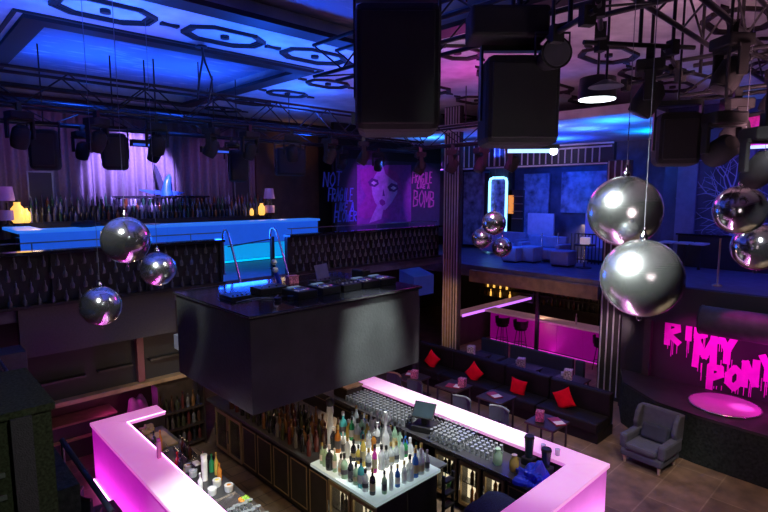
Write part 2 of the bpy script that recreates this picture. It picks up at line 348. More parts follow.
def hang(x, z, lab):
    global proto, cnt
    if proto is None: proto = single('hanging_bottle', pb, M['parbottle'], lab, 'bottle', 'bottles hanging in the balustrade', (x, PY-.0, z)); o = proto
    else: o = dup(proto, (x, PY-.0, z), 0, lab)
    cnt += 1
rown = ['top row','second row','third row','lowest row']
for rw in range(4):
    for i in range(20):
        x = 1.05+.195*i+(.0975 if rw % 2 else 0)
        if x < 4.85: hang(x, 3.93-.20*rw, 'small smoky bottle hanging in the %s of the left balustrade' % rown[rw])
for rw in range(4):
    for i in range(28):
        x = 6.6+.18*i+(.09 if rw % 2 else 0)
        if x < 11.5: hang(x, 3.93-.20*rw, 'small smoky bottle hanging in the %s of the right balustrade' % rown[rw])
# blue lit small bottles seen at the left
# handrail above the ledge
hr = thing('handrail', 'thin grey handrail along the gallery balustrade', 'rail', (5, PY+.06, 4.18))
obj('rail', MB().tube([(-6,0,.13),(-.07,0,.13)], .012, 6), M['rail'], hr); obj('rail', MB().tube([(1.5,0,.13),(6.6,0,.13)], .012, 6), M['rail'], hr)
for x in (-5.9,-4.6,-3.3,-2.0,-.7,1.6,2.9,4.2,5.4,6.5): obj('baluster', MB().tube([(x,0,0),(x,0,.13)], .009, 5), M['rail'], hr)
# curved ladder handrails and gate bar in the gap
for x, lab in ((4.95,'left arched chrome ladder rail beside the lit blue bar gap'), (6.05,'right arched chrome ladder rail beside the lit blue bar gap')):
    pts = [(0,.06,-.80),(0,.06,-.05),(0,.04,.03),(0,-.02,.075),(0,-.10,.08),(0,-.17,.03),(0,-.22,-.06),(0,-.70,-1.08)]
    r = thing('ladder_rail', lab, 'ladder rail', (x, PY-.02, 4.28)); obj('tube', MB().tube(pts, .021, 10), M['chrome'], r)
    obj('foot_flange', MB().lathe([(.05,0),(.05,.02)], 10, (0,.06,-.82)), M['chrome'], r); obj('foot_flange', MB().lathe([(.05,0),(.05,.02)], 10, (0,-.70,-1.12)), M['chrome'], r)
b = thing('gate_bar', 'thin dark bar across the ladder gap below the blue bar', 'rail', (5.0, PY-.02, 4.05))
obj('bar', MB().tube([(.02,0,-.03),(1.05,0,.07)], .014, 6), M['blackmetal'], b); obj('post', MB().box(1.03,1.09,-.03,.03,-.75,.12), M['blackmetal'], b)
# steps between gallery and booth platform
struct('trim_13', MB().box(4.94,6.46,9.35,9.98,2.6,3.16).box(4.94,6.46,8.7,9.35,2.6,2.95).box(3.4,6.46,7.46,8.7,2.5,2.74), mat('pale_steps',(.3,.32,.36),.35))
# ================================================================ GALLERY BAR (blue)
g = thing('gallery_bar', 'long blue backlit bar on the upper gallery, left back', 'bar', (5.55, 12.8, 3.3))
L0, L1 = -3.65, 3.72
obj('bar_top', MB().box(L0,L1,-.36,.22,1.0,1.06), M['galtop'], g, .008); obj('side_top', MB().box(L0,L0+.5,.22,1.35,1.0,1.06), M['galtop'], g)
n = 5; w = (L1-L0-.1)/n
for i in range(n): obj('front_panel', MB().box(L0+.05+w*i+.004,L0+.05+w*(i+1)-.004,-.30,-.27,.48,.998), M['galfront'], g)
for i in range(n): obj('lower_panel', MB().box(L0+.05+w*i+.004,L0+.05+w*(i+1)-.004,-.30,-.27,.08,.465), M['galcyan'], g)
obj('led_strip', MB().box(L0+.05,L1-.05,-.315,-.302,.02,.07), M['ledcyan'], g)
obj('end_panel', MB().box(L1-.05,L1-.02,-.27,.2,.08,.998), M['galfront'], g); obj('plinth', MB().box(L0+.05,L1-.05,-.26,.2,0,.9), M['cabinet'], g)
# back bar shelf and bottles
sh = thing('back_bar_shelf', 'stepped dark bottle shelf against the curtain behind the blue bar', 'shelf', (5.76, 14.5, 3.3))
obj('carcass', MB().box(-3.3,3.4,-.2,.45,0,1.08), M['cabinet'], sh)
for i in range(3): obj('step', MB().box(-3.3,3.4,-.2+.22*i,.02+.22*i,1.08,1.13+.17*i), M['black'], sh)
def bprof(k, s=1.):
    P_ = {0: [(.034,0),(.036,.02),(.036,.17),(.030,.20),(.013,.225),(.013,.285)],
          1: [(.042,0),(.044,.02),(.044,.13),(.036,.165),(.014,.19),(.014,.25)],
          2: [(.030,0),(.031,.02),(.031,.21),(.020,.245),(.012,.265),(.012,.32)],
          3: [(.036,0),(.038,.015),(.034,.10),(.038,.15),(.026,.18),(.014,.20),(.014,.24)]}[k]
    return [(r*s, z*s) for r, z in P_]
bmesh_cache = {}
def simple_bottle(k, m, loc, lab, group, s=1.):
    key = (k, m.name, s)
    if key not in bmesh_cache:
        p = bprof(k, s); o = single('bottle', MB().lathe(p+[(p[-1][0]*1.25, p[-1][1]), (p[-1][0]*1.25, p[-1][1]+.03*s)], 8), m, lab, 'bottle', group, loc); bmesh_cache[key] = o; return o
    return dup(bmesh_cache[key], loc, 0, lab, group)
STUFF = []
for ti in range(3):
    x = 2.5+.05*ti
    while x < 9.0:
        STUFF.append((random.randrange(4), random.choices(range(5), (5,4,2,2,1))[0], (x, 14.41+.22*ti, 4.43+.17*ti))); x += random.uniform(.09,.14)
# curtain behind
mb = MB(); nx = 420; vs = []; fs = []
for i in range(nx+1):
    x = -.6+9.4*i/nx; y = 15.3+.07*math.sin(x*2*PI/.27)+.03*math.sin(x*2*PI/.71+1)
    vs += [(x,y,4.0),(x,y+.02*math.sin(x*5),7.2)]
for i in range(nx): fs.append((2*i,2*i+2,2*i+3,2*i+1))
mb.add(vs, fs, True); cu = tag(obj('curtain', mb, M['curtain']), 'tall grey pleated curtain along the back wall behind the blue bar', 'curtain')
sd = cu.modifiers.new('solid','SOLIDIFY'); sd.thickness = .015
struct('trim_14', MB().box(8.9,11.4,15.35,15.58,3.3,7.3), M['wallwood'])
single('curtain_rail', MB().tube([(-.6,15.3,7.25),(8.85,15.3,7.25)], .025, 8).box(-.6,-.55,15.28,15.58,7.22,7.28).box(8.8,8.85,15.28,15.58,7.22,7.28), M['blackmetal'], 'long dark rail carrying the grey curtain', 'rail')
# dark framed screens on the back bar
for px, lab in ((41,'dark framed square panel on the gallery back bar near the left lamp'),(242,'dark framed square panel on the gallery back bar near the right lamp')):
    p = P(px, 190, y=15.05); t = thing('framed_panel', lab, 'panel', (p.x, 15.05, 4.71)); obj('panel', MB().box(-.24,.24,-.02,.02,.0,.75), M['black'], t)
    obj('frame', MB().box(-.27,-.24,-.03,.03,0,.78).box(.24,.27,-.03,.03,0,.78).box(-.24,.24,-.03,.03,.75,.78), M['rail'], t); obj('stand', MB().box(-.2,.2,-.03,.03,-.46,0), M['black'], t); t.location.z = 4.84
# lamps and glowing jars at both ends
for px, lab in ((5,'left lilac shaded table lamp on the gallery back bar'),(268,'right lilac shaded table lamp on the gallery back bar')):
    x = P(px,190,y=14.3).x; t = thing('table_lamp', lab, 'lamp', (x, 14.24, 4.38))
    obj('foot', MB().lathe([(.09,0),(.09,.02),(.02,.05),(.02,.5)], 12), M['black'], t); obj('lower_shade', MB().lathe([(.15,.12),(.15,.34)], 16), M['shade'], t); obj('lamp_shade', MB().lathe([(.17,.55),(.13,.86)], 16), M['shade'], t)
for px, s, lab in ((16,1.3,'large amber glowing jar beside the left lilac lamp'),(24,.9,'small amber glowing jar right of the large glowing jar'),(260,1.0,'amber glowing jar beside the right lilac lamp'),(250,.6,'small dim amber jar left of the right glowing jar')):
    x = P(px,200,y=14.3).x; t = thing('glowing_jar', lab, 'lamp', (x, 14.22, 4.38)); obj('jar', MB().lathe([(.07*s,0),(.10*s,.05*s),(.10*s,.25*s),(.05*s,.31*s),(.05*s,.36*s)], 14), M['jar'], t); obj('lid', MB().lathe([(.055*s,.36*s),(.055*s,.40*s)], 14), M['bronze'], t); obj('base', MB().lathe([(.08*s,-.05),(.08*s,0)],12), M['black'], t); t.location.z = 4.43
for o in [o for o in COL.objects if o.name.startswith(('table_lamp','glowing_jar')) and o.type == 'EMPTY']: pass
# blue bird like sculpture on a ledge
p = P(163,185,y=14.9); t = thing('sculpture', 'blue lit sculpture with a raised pointed wing above the bottle shelf', 'sculpture', (p.x, 14.95, 5.02))
bl_ = mat('blue_lacquer', (.02,.13,.7), .35)
obj('body', MB().tube([(.12,0,.02),(.10,0,.16),(.13,0,.34),(.19,0,.52),(.20,0,.60)], [.17,.14,.11,.075,.02], 12), bl_, t)
obj('wing', MB().prism([(-.08,.10),(.04,.30),(-.02,.52),(-.16,.84),(-.20,.86),(-.16,.45)], lambda u,v: (u,-.03,v), lambda u,v: (u,.03,v)), M['dark_fabric'], t)
obj('tail', MB().prism([(.14,.0),(.42,.02),(.62,.10),(.22,.14)], lambda u,v: (u,-.03,v), lambda u,v: (u,.03,v)), mat('blue_lacquer_light', (.05,.2,.7), .35), t)
obj('wing_tip', MB().prism([(.05,.02),(-.30,.05),(-.62,.15),(-.62,.18),(.0,.14)], lambda u,v: (u,-.03,v), lambda u,v: (u,.03,v)), mat('blue_lacquer_dark', (.03,.10,.4), .35), t)
single('ledge_shelf', MB().box(-1.3,1.3,-.15,.15,-.05,0).box(-1.2,-1.15,-.1,.1,-.65,-.05).box(1.15,1.2,-.1,.1,-.65,-.05), M['blackgloss'], 'dark raised ledge under the blue sculpture', 'shelf', None, (p.x, 14.95, 5.02))
# things lying on the blue bar
single('cloth_bundle', MB().sphere((0,0,.07),.3,16,8,(1,.5,.25)), M['dark_fabric'], 'dark bundle lying on the left end of the blue bar', 'cloth', None, (3.2,12.75,4.36))
single('tray', MB().box(-.2,.2,-.1,.1,0,.03), M['jar'] if 0 else mat('cream_tray',(.8,.6,.5),.5), 'small pale tray on the blue bar', 'tray', None, (4.55,12.75,4.36))
# ================================================================ MURAL
LET = {'A':[[(0,0),(.5,1),(1,0)],[(.22,.4),(.78,.4)]],'B':[[(0,0),(0,1),(.7,.92),(.75,.6),(0,.52)],[(0,.52),(.9,.4),(.85,.08),(0,0)]],'D':[[(0,0),(0,1),(.7,.85),(.85,.5),(.7,.12),(0,0)]],
 'E':[[(.9,1),(0,1),(0,0),(.9,0)],[(0,.5),(.7,.5)]],'F':[[(.9,1),(0,1),(0,0)],[(0,.52),(.7,.52)]],'G':[[(.9,.85),(.5,1),(.05,.7),(.05,.25),(.5,0),(.9,.2),(.9,.45),(.55,.45)]],
 'I':[[(.5,0),(.5,1)]],'K':[[(0,0),(0,1)],[(.85,1),(0,.45),(.9,0)]],'L':[[(0,1),(0,0),(.85,0)]],'M':[[(0,0),(.05,1),(.5,.35),(.95,1),(1,0)]],'N':[[(0,0),(0,1),(.9,0),(.9,1)]],
 'O':[[(.5,1),(.05,.7),(.05,.3),(.5,0),(.95,.3),(.95,.7),(.5,1)]],'P':[[(0,0),(0,1),(.75,.9),(.8,.6),(0,.45)]],'R':[[(0,0),(0,1),(.75,.9),(.8,.62),(0,.48),(.9,0)]],'T':[[(0,1),(1,1)],[(.5,1),(.5,0)]],
 'W':[[(0,1),(.22,0),(.5,.65),(.78,0),(1,1)]],'Y':[[(0,1),(.5,.5),(1,1)],[(.5,.5),(.5,0)]]}
def word(mb, txt, u, v, h, wd, sw, f, gap=.25, tilt=0., t=.006):
    for ch in txt:
        if ch != ' ':
            j = random.uniform(-.06,.06)*h
            mb.strokes([[(u+a*wd+tilt*b*h, v+b*h+j) for a, b in ln] for ln in LET[ch]], sw, f, t)
        u += wd*(1+gap) if ch != 'I' else wd*(.8+gap)
mt = thing('mural', 'purple mural of a pale woman face between two painted slogans', 'mural', (13.6, 14.44, 3.3))
X0 = 13.6
f = lambda u, v, d=0: (u-X0, -.06-d, v-3.3)
def flat(name, poly, m, d): return obj(name, MB().prism(poly, lambda u,v: f(u,v,d), lambda u,v: f(u,v,d+.006)), m, mt)
obj('backing', MB().box(-2.15,3.3,-.06,0,.2,3.0), mat('navy_paint', (.05,.04,.09), .7), mt)
Q = lambda px, py: (lambda p: (p.x, p.z))(P(px,py,y=14.38))
pp = {k: mat('mural_'+k, c, .7, noise=.2) for k, c in (('purple',(.30,.06,.36)),('hair',(.40,.05,.34)),('skin',(.62,.32,.72)),('eye',(.80,.70,.90)),('dark',(.14,.03,.22)),('lip',(.30,.03,.30)),('blue',(.12,.20,.75)),('pinkish',(.62,.14,.42)))}
flat('panel', [Q(357,165),Q(411,165),Q(411,222),Q(357,226)], pp['purple'], 0)
flat('hair', [Q(360,170),Q(372,166),Q(386,168),Q(396,172),Q(400,180),Q(404,196),Q(400,212),Q(406,219),Q(393,221),Q(377,214),Q(366,219),Q(359,216),Q(360,206),Q(366,196),Q(361,186)], pp['hair'], .006)
flat('face', [Q(371,182),Q(378,170),Q(383,167),Q(385,174),Q(391,179),Q(397,183),Q(397,193),Q(391,203),Q(385,210),Q(381,209),Q(375,203),Q(372,194)], pp['skin'], .012)
flat('neck', [Q(377,205),Q(383,210),Q(381,219),Q(369,223),Q(372,216)], pp['skin'], .011)
for ex, ey in ((373.5,183),(393,188)):
    flat('eye_shadow', [Q(ex-6,ey-1),Q(ex-2,ey-5),Q(ex+4,ey-3),Q(ex+5,ey+1),Q(ex+1,ey+4),Q(ex-4,ey+3)], pp['dark'], .018)
    flat('eye', [Q(ex-3,ey),Q(ex-.5,ey-2),Q(ex+3,ey),Q(ex,ey+2)], pp['eye'], .024)
flat('mouth', [Q(379,201),Q(381.5,199),Q(384.5,201),Q(385,204),Q(382,206),Q(379.5,204)], pp['lip'], .018)
flat('nose', [Q(383,189),Q(384.5,196),Q(382,196)], pp['dark'], .018)
mb = MB()
for txt, px, py, hp, wp in (('NOT',323,186,14,5),('FRAGILE',328,201,13,3.0),('LIKE A',335,211,8,2.7),('FLOWER',334,222,10,3.2)):
    a = Q(px,py); b_ = Q(px,py-hp); word(mb, txt, a[0], a[1], b_[1]-a[1], wp/527*15.3*1.45, .045, f, .28, .12, .012)
obj('slogan_left', mb, pp['blue'], mt)
mb = MB()
for txt, px, py, hp, wp in (('FRAGILE',412,183,11,3.0),('LIKE A',417,188,4,2.2),('BOMB',413,207,16,5.6)):
    a = Q(px,py); b_ = Q(px,py-hp); word(mb, txt, a[0], a[1], b_[1]-a[1], wp/527*16.2*1.45, .05, f, .3, .08, .012)
obj('slogan_right', mb, pp['pinkish'], mt)
# ================================================================ FACADE: columns, header, lounge
def column(x, y0, y1, z1, label, strips, wood=False):
    t = thing('column', label, 'column', (x, (y0+y1)/2, 0)); h = (y1-y0)/2
    obj('shaft', MB().box(0,.14,-h,h,0,z1), M['cabinet'], t, .01)
    obj('base', MB().box(-.03,.16,-h-.02,h+.02,0,.10), M['black'], t)
    if wood: obj('wood_panel', MB().box(-.012,0,.0,h-.02,.10,3.2), M['woodlit'], t)
    for i in range(strips):
        y = -h+.05+(2*h-.1)*i/(strips-1); obj('metal_strip', MB().box(-.03,0,y-.013,y+.013,.10,z1-.02), M['trim'], t)
column(11.75, 9.28, 9.86, 7.49, 'tall striped column at the right end of the bottle balustrade', 6, True)
column(12.75, 5.05, 5.6, 5.88, 'tall striped column behind the big mirror balls', 4)
hd = thing('header', 'black art deco header with pale vertical bars above the lounge', 'header', (13.2, 8.0, 5.76))
prof = [(-2.35,.05),(3.2,.05),(3.2,.92),(.35,.92),(-.30,.62),(-2.35,.60)]
obj('panel', MB().prism([(a, b) for a, b in prof], lambda u,v: (0,u,v), lambda u,v: (.15,u,v)), M['black'], hd)
def band(y0, z0, y1, z1, w=.02):
    d = Vector((y1-y0, z1-z0)); q = Vector((-d.y, d.x)).normalized()*w
    return MB().prism([(y0+q.x,z0+q.y),(y0-q.x,z0-q.y),(y1-q.x,z1-q.y),(y1+q.x,z1+q.y)], lambda u,v: (-.03,u,v), lambda u,v: (0,u,v))
for a in ((-2.35,.58,-.30,.60),(-.30,.60,.35,.90),(.35,.90,3.2,.90),(-2.3,.50,-.28,.50),(-.28,.50,.37,.80),(.37,.80,3.2,.80),(-2.35,.08,3.2,.08)): obj('edge_strip', band(*a), M['trim'], hd)
y = -2.0
while y < 3.1:
    top = .44 if y < -.28 else min(.74, .44+(y+.28)*.46); obj('vertical_bar', MB().box(-.03,0,y-.012,y+.012,.12,top+.04), M['trim'], hd); y += .185
# side strips of the portal at the right
ps = thing('portal_jamb', 'narrow stepped metal jamb at the right of the lounge opening', 'trim', (13.1, 5.72, 2.92))
for k in range(3): obj('metal_strip', MB().box(-.06,-.02,-.05-.16*k,-.025-.16*k,0,2.75+.06*k), M['trim'], ps)
obj('backing', MB().box(-.02,.05,-.5,.0,0,2.9), M['black'], ps)
# lounge back wall with panels
def wallpanel(px0, py0, px1, py1, m, lab, cat='panel', x=17.6, name='wall_panel'):
    a = P(px0,py0,x=x); b_ = P(px1,py1,x=x); y0, y1 = sorted((a.y,b_.y)); z0, z1 = sorted((a.z,b_.z))
    return single(name, MB().box(0,.08,-(y1-y0)/2,(y1-y0)/2,0,z1-z0), m, lab, cat, None, (x, (y0+y1)/2, z0))
struct('wall_lounge', MB().box(17.75,17.9,5.2,13.2,2.85,7.5), M['lounge_wall'])
bp = mat('glossy_blue_panel', (.16,.24,.34), .25, noise=.7, nscale=3)
wallpanel(464,172,487,246,bp,'tall glossy panel left of the glowing doorway frame')
wallpanel(524,174,547,240,bp,'tall glossy panel right of the amber niche')
wallpanel(562,172,612,214,bp,'wide glossy panel under the header, right of the lounge')
a = P(490,178,x=17.5); b_ = P(505,246,x=17.5)
dr = thing('lit_door_frame', 'doorway outlined by an ice blue light tube', 'door frame', (17.5, (a.y+b_.y)/2, 2.85)); h = (a.y-b_.y)/2; zt = a.z-2.85
obj('panel', MB().box(.08,.14,-h,h,0,zt), mat('violet_pattern', (.20,.15,.42), .5, noise=.8, nscale=6), dr)
obj('light_tube', MB().tube([(0,-h,.02),(0,-h,zt-.15),(0,-h+.04,zt-.04),(0,-h+.15,zt),(0,h-.15,zt),(0,h-.04,zt-.04),(0,h,zt-.15),(0,h,.02)], .05, 8), M['iceled'], dr)
obj('casing', MB().box(.0,.16,-h-.25,-h-.06,0,zt+.2).box(.0,.16,h+.06,h+.25,0,zt+.2), M['black'], dr)
a = P(507,190,x=17.4); b_ = P(521,222,x=17.4); nb = thing('amber_niche', 'tall shelf niche glowing amber beside the lit doorway', 'niche', (17.4, (a.y+b_.y)/2, 2.86)); h = (a.y-b_.y)/2
obj('case', MB().box(.1,.3,-h,h,0,a.z-2.86), M['cabinet'], nb)
obj('glow_panel', MB().box(.06,.1,h*.25,h*.9,b_.z-2.86+.3,a.z-2.86-.2), M['amberglow'], nb)
for k in range(4): obj('shelf', MB().box(-.02,.1,-h,h*.2,b_.z-2.86+.1+.28*k,b_.z-2.86+.13+.28*k), M['brassframe'], nb)
wallpanel(528,213,553,236,mat('white_board',(.5,.5,.6),.6),'pale framed board standing behind the lounge sofas',x=17.0)
pr = thing('railing', 'dark railing in front of the pale lilac screen in the lounge', 'railing', (16.2, 7.5, 2.86))
a = P(577,214,x=16.2); b_ = P(606,240,x=16.2)
single('pale_screen', MB().box(0,.06,b_.y-.2,a.y,2.9,a.z), mat('lilac_screen',(.55,.5,.75),.6), 'pale lilac screen behind the dark lounge railing', 'screen', None, (16.8,0,0))
for o in [COL.objects['pale_screen']]: pass
obj('top_rail', MB().box(-.02,.02,b_.y-7.5-.2,a.y-7.5,.92,.96), M['blackmetal'], pr); obj('bottom_rail', MB().box(-.02,.02,b_.y-7.5-.2,a.y-7.5,.1,.14), M['blackmetal'], pr)
for k in range(12): yy = b_.y-7.5-.15+(a.y-b_.y+.3)*k/11; obj('bar', MB().box(-.012,.012,yy-.012,yy+.012,0,.95), M['blackmetal'], pr)
# lounge furniture
def pouf(px, py, w, h, lab, x=None):
    p = P(px,py,z=2.85); t = thing('lounge_cube', lab, 'pouffe', (p.x,p.y,2.855)); obj('body', MB().box(-w/2,w/2,-w/2,w/2,.04,h), M['lounge_blue'], t, .04); obj('plinth', MB().box(-w/2+.05,w/2-.05,-w/2+.05,w/2-.05,0,.04), M['black'], t); return t
pouf(513,262,.55,.5,'pale cube seat behind the three small mirror balls')
pouf(530,262,.6,.52,'pale cube seat in the middle of the lounge edge')
pouf(563,266,.6,.48,'pale cube seat left of the lamp table in the lounge')
pouf(597,262,.55,.5,'pale cube seat right of the lamp table in the lounge')
def lsofa(px, py, L, rz, lab):
    t = thing('lounge_sofa', lab, 'sofa', (px,py,2.852), rz)
    obj('seat', MB().box(-L/2,L/2,-.35,.35,.08,.42), M['lounge_blue'], t, .04); obj('backrest', MB().box(-L/2,L/2,.22,.40,.42,.82), M['lounge_blue'], t, .04)
    for sx in (-1,1): obj('armrest', MB().box(sx*L/2-.08,sx*L/2+.08,-.35,.40,.08,.6), M['lounge_blue'], t, .03)
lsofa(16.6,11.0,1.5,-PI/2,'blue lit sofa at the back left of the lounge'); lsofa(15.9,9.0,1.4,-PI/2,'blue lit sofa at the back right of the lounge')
p = P(584,268,z=2.85); lt = thing('lounge_table', 'round high table carrying a lit box in the lounge', 'table', (p.x,p.y,2.855)); obj('top', MB().lathe([(.32,.68),(.32,.72)],20), M['black'], lt); obj('stem', MB().lathe([(.03,.02),(.03,.68)],8), M['steel'], lt); obj('foot', MB().lathe([(.22,0),(.22,.02)],16), M['black'], lt)
single('lit_box', MB().box(-.13,.13,-.13,.13,0,.2), mat('pale_box',(.8,.7,.7),.5,em=(.8,.6,.7),es=.35), 'pale glowing box on the round lounge table', 'lamp', None, (p.x,p.y,3.577), .3, .01)
for px in (557,541): 
    p = P(px,262,z=2.85); single('bar_stool' if 0 else 'thin_post', MB().lathe([(.12,0),(.12,.02),(.02,.03),(.02,.9),(.025,.95)],8), M['steel'], 'thin metal post in the lounge %s' % ('left of the lamp table' if px == 557 else 'right of the middle cube seat'), 'post', None, (p.x,p.y,2.855))
# ================================================================ LOWER LOUNGE BAR (magenta)
lb = thing('lounge_bar', 'magenta backlit bar under the lounge, behind the black sofa', 'bar', (15.2, 8.4, 0))
for i in range(6): obj('front_panel', MB().box(0,.05,-2.9+.84*i+.004,-2.9+.84*(i+1)-.004,.06,1.02), M['loungebar'], lb)
obj('bar_top', MB().box(-.35,.25,-2.9,2.15,1.04,1.10), M['loungetop'], lb); obj('core', MB().box(.06,.2,-2.9,2.1,0,1.04), M['cabinet'], lb)
obj('led_strip', MB().box(-.03,-.005,-2.9,2.1,.0,.03), emis('magenta_led', (1,.05,.8), .5), lb)
vb = thing('side_counter', 'counter edged with violet light running away beside the magenta bar', 'bar', (15.4, 10.75, 0))
obj('top', MB().box(-1.75,2.5,-.16,.35,1.04,1.10), M['loungetop'], vb); obj('body', MB().box(-1.65,2.45,-.02,.3,0,1.04), M['cabinet'], vb)
obj('led_strip', MB().box(-1.75,2.5,-.2,-.162,1.03,1.11), M['violet'], vb)
ls = thing('back_shelf', 'dark bottle shelves behind the magenta lounge bar', 'shelf', (17.0, 8.2, 0))
obj('back', MB().box(.9,.94,-2.9,4.6,0,2.48), M['darkwood'], ls)
for z in (.95,1.3,1.65,2.0): obj('shelf_board', MB().box(0.6,.9,-2.9,4.6,z-.03,z), M['darkwood'], ls)
for y in (-2.9,-.4,2.1,4.57): obj('upright', MB().box(.6,.9,y-.02,y+.02,0,2.48), M['darkwood'], ls)
for r_, z in enumerate((.95,1.3,1.65)):
    y = 5.5
    while y < 10.3:
        STUFF.append((random.randrange(4), 5+random.randrange(6), (17.72, y, z+.002)))
        y += random.uniform(.15,.24)
for i in range(9):
    simple_bottle(i % 4, M['jar'] if i % 2 else M['dimbottle'][5], (17.72, 11.4+.15*i, 1.302), 'amber glowing bottle on the shelf at the far left of the magenta bar' if i % 2 else 'honey bottle among amber glowing bottles left of the magenta bar', 'amber bottles left of the magenta bar')
for i in range(9):
    simple_bottle((i+1) % 4, M['jar'] if i % 3 == 0 else M['dimbottle'][5], (17.72, 11.4+.15*i, .952), 'amber glowing bottle on the low shelf at the far left of the magenta bar' if i % 3 == 0 else 'honey bottle on the low shelf left of the magenta bar', 'amber bottles left of the magenta bar')
def bstool(x, y, rz, lab, h=.72, m=None, group=None):
    m = m or M['sofa']; t = thing('bar_stool', lab, 'stool', (x,y,0), rz, group)
    obj('seat', MB().lathe([(.17,h-.04),(.20,h-.02),(.20,h+.02),(.17,h+.04)],16), m, t)
    pts = [(.2*math.cos(a),.2*math.sin(a)) for a in [PI*.62*(k/8-.5)*2 for k in range(9)]]
    mb = MB()
    for a, b_ in zip(pts, pts[1:]): mb.prism([(a[0],a[1]),(b_[0],b_[1]),(b_[0]*1.13,b_[1]*1.13),(a[0]*1.13,a[1]*1.13)], lambda u,v: (u,v,h+.06), lambda u,v: (u*1.08,v*1.08,h+.28))
    obj('backrest', mb, m, t)
    for k in range(4): a = PI/4+PI/2*k; obj('leg', MB().tube([(.12*math.cos(a),.12*math.sin(a),h-.03),(.22*math.cos(a),.22*math.sin(a),0)], .013, 6), M['blackmetal'], t)
    obj('foot_ring', MB().tube([(.19*math.cos(2*PI*k/16),.19*math.sin(2*PI*k/16),.25) for k in range(16)], .01, 6, True), M['blackmetal'], t); return t
for y, lab in ((9.75,'black stool at the magenta bar, nearest its left end'),(9.05,'second black stool at the magenta bar, just left of the thin post'),(6.4,'black stool at the magenta bar beside the right striped column')): bstool(14.75, y, PI, lab)
def stuff_bottles():
    mats = M['galbottle'] + M['dimbottle']; me_o = None; vs = []; fs = []; mi = []
    for k, m, c in STUFF:
        b_ = MB().lathe([(r, z) for r, z in bprof(k)], 8, c); n_ = len(vs); vs += b_.v
        for f_ in b_.f: fs.append([i+n_ for i in f_]); mi.append(m)
    me = bpy.data.meshes.new('bottles'); me.from_pydata(vs, [], fs)
    for m in mats: me.materials.append(m)
    me.polygons.foreach_set('material_index', mi); me.polygons.foreach_set('use_smooth', [True]*len(fs)); me.update()
    o = bpy.data.objects.new('bottle_collection', me); COL.objects.link(o); tag(o, 'many small dim bottles crowding the gallery back bar and the magenta bar shelves', 'bottles'); o['kind'] = 'stuff'
stuff_bottles()
single('slim_post', MB().box(13.55,13.63,7.75,7.85,0,2.5), M['blackmetal'], 'slim dark post in front of the magenta bar', 'post')
simple_bottle(2, M['lab_white'], (15.1, 7.35, 1.102), 'pale bottle standing on the magenta bar top', 'bottle on the magenta bar')
# ================================================================ SOFAS, CUSHIONS, TABLES
def bench(y0, y1, lab):
    t = thing('sofa', lab, 'sofa', (10.5,(y0+y1)/2,0)); h = (y1-y0)/2-.005
    obj('base', MB().box(-.30,.42,-h,h,0,.22), M['sofa'], t); obj('seat', MB().box(-.36,.24,-h,h,.22,.44), M['sofa'], t, .04); obj('backrest', MB().box(.24,.44,-h,h,.22,.92), M['sofa'], t, .04); return t
bench(8.6,10.6,'black sofa section carrying the leftmost red cushion'); bench(7.0,8.6,'black sofa section carrying the second red cushion from left'); bench(5.8,7.0,'black sofa section carrying the third red cushion from left'); bench(4.4,5.8,'black sofa section carrying the rightmost red cushion')
def cushion(px, py, rot, lab):
    p = P(px,py,x=10.50); n = 12; mb = MB(); vs = []; fs = []; h = .215
    for s in (1,-1):
        for i in range(n+1):
            for j in range(n+1):
                u, v = 2*i/n-1, 2*j/n-1; e = (1-u*u)*(1-v*v); k = 1-.10*(1-abs(u)**2)*abs(v)**3; k2 = 1-.10*(1-abs(v)**2)*abs(u)**3
                vs.append((s*.075*e**.5, u*h*k2, v*h*k))
    for s in (0,1):
        for i in range(n):
            for j in range(n): a = s*(n+1)**2+i*(n+1)+j; fs.append((a,a+1,a+n+2,a+n+1))
    mb.add(vs, fs, True); o = single('cushion', mb, M['red'], lab, 'cushion', 'red cushions on the black sofa', p); o.rotation_euler = (math.radians(rot), math.radians(12), 0)
    b_ = bmesh.new(); b_.from_mesh(o.data); bmesh.ops.remove_doubles(b_, verts=b_.verts, dist=.0005); bmesh.ops.recalc_face_normals(b_, faces=b_.faces); b_.to_mesh(o.data); b_.free()
cushion(432,360,28,'leftmost red cushion on the black sofa, tilted'); cushion(474,373,35,'second red cushion from the left, standing on its corner'); cushion(518,388,3,'red cushion sitting square on the black sofa'); cushion(564,399,-32,'rightmost red cushion on the black sofa, tilted')
def lowtable(x, y, lab, w=.62):
    t = thing('table', lab, 'table', (x,y,0)); obj('top', MB().box(-w/2,w/2,-w/2,w/2,.70,.74), M['darkwood'], t, .006)
    for sx in (-1,1):
        for sy in (-1,1): obj('leg', MB().box(sx*(w/2-.05)-.015,sx*(w/2-.05)+.015,sy*(w/2-.05)-.015,sy*(w/2-.05)+.015,0,.70), M['blackmetal'], t)
    return t
def cardholder(x, y, z, lab, m='pink_card', rz=.4, s=1.):
    t = thing('menu_holder', lab, 'menu holder', (x,y,z), rz); obj('block', MB().box(-.075*s,.075*s,-.075*s,.075*s,0,.21*s), M[m], t, .006*s); obj('base', MB().box(-.085*s,.085*s,-.085*s,.085*s,0,.012*s), M['black'], t)
def menu(x, y, z, lab, rz):
    t = thing('menu_book', lab, 'menu', (x,y,z), rz)
    obj('cover', MB().box(-.17,0,-.11,.11,.0,.02).box(0,.17,-.11,.11,.0,.02), M['red'] if 0 else mat('dark_red_cover',(.35,.03,.06),.5), t); obj('page', MB().box(-.15,-.01,-.095,.095,.02,.026), M['paper'], t)
tabs = [(8.9,8.35,'dark square table in front of the sofa, nearest the hanging booth'),(9.15,7.3,'second dark square table from the booth in front of the sofa'),(9.3,6.25,'third dark square table from the booth, by the pale chair backs'),(8.95,4.85,'dark square table nearest the armchair')]
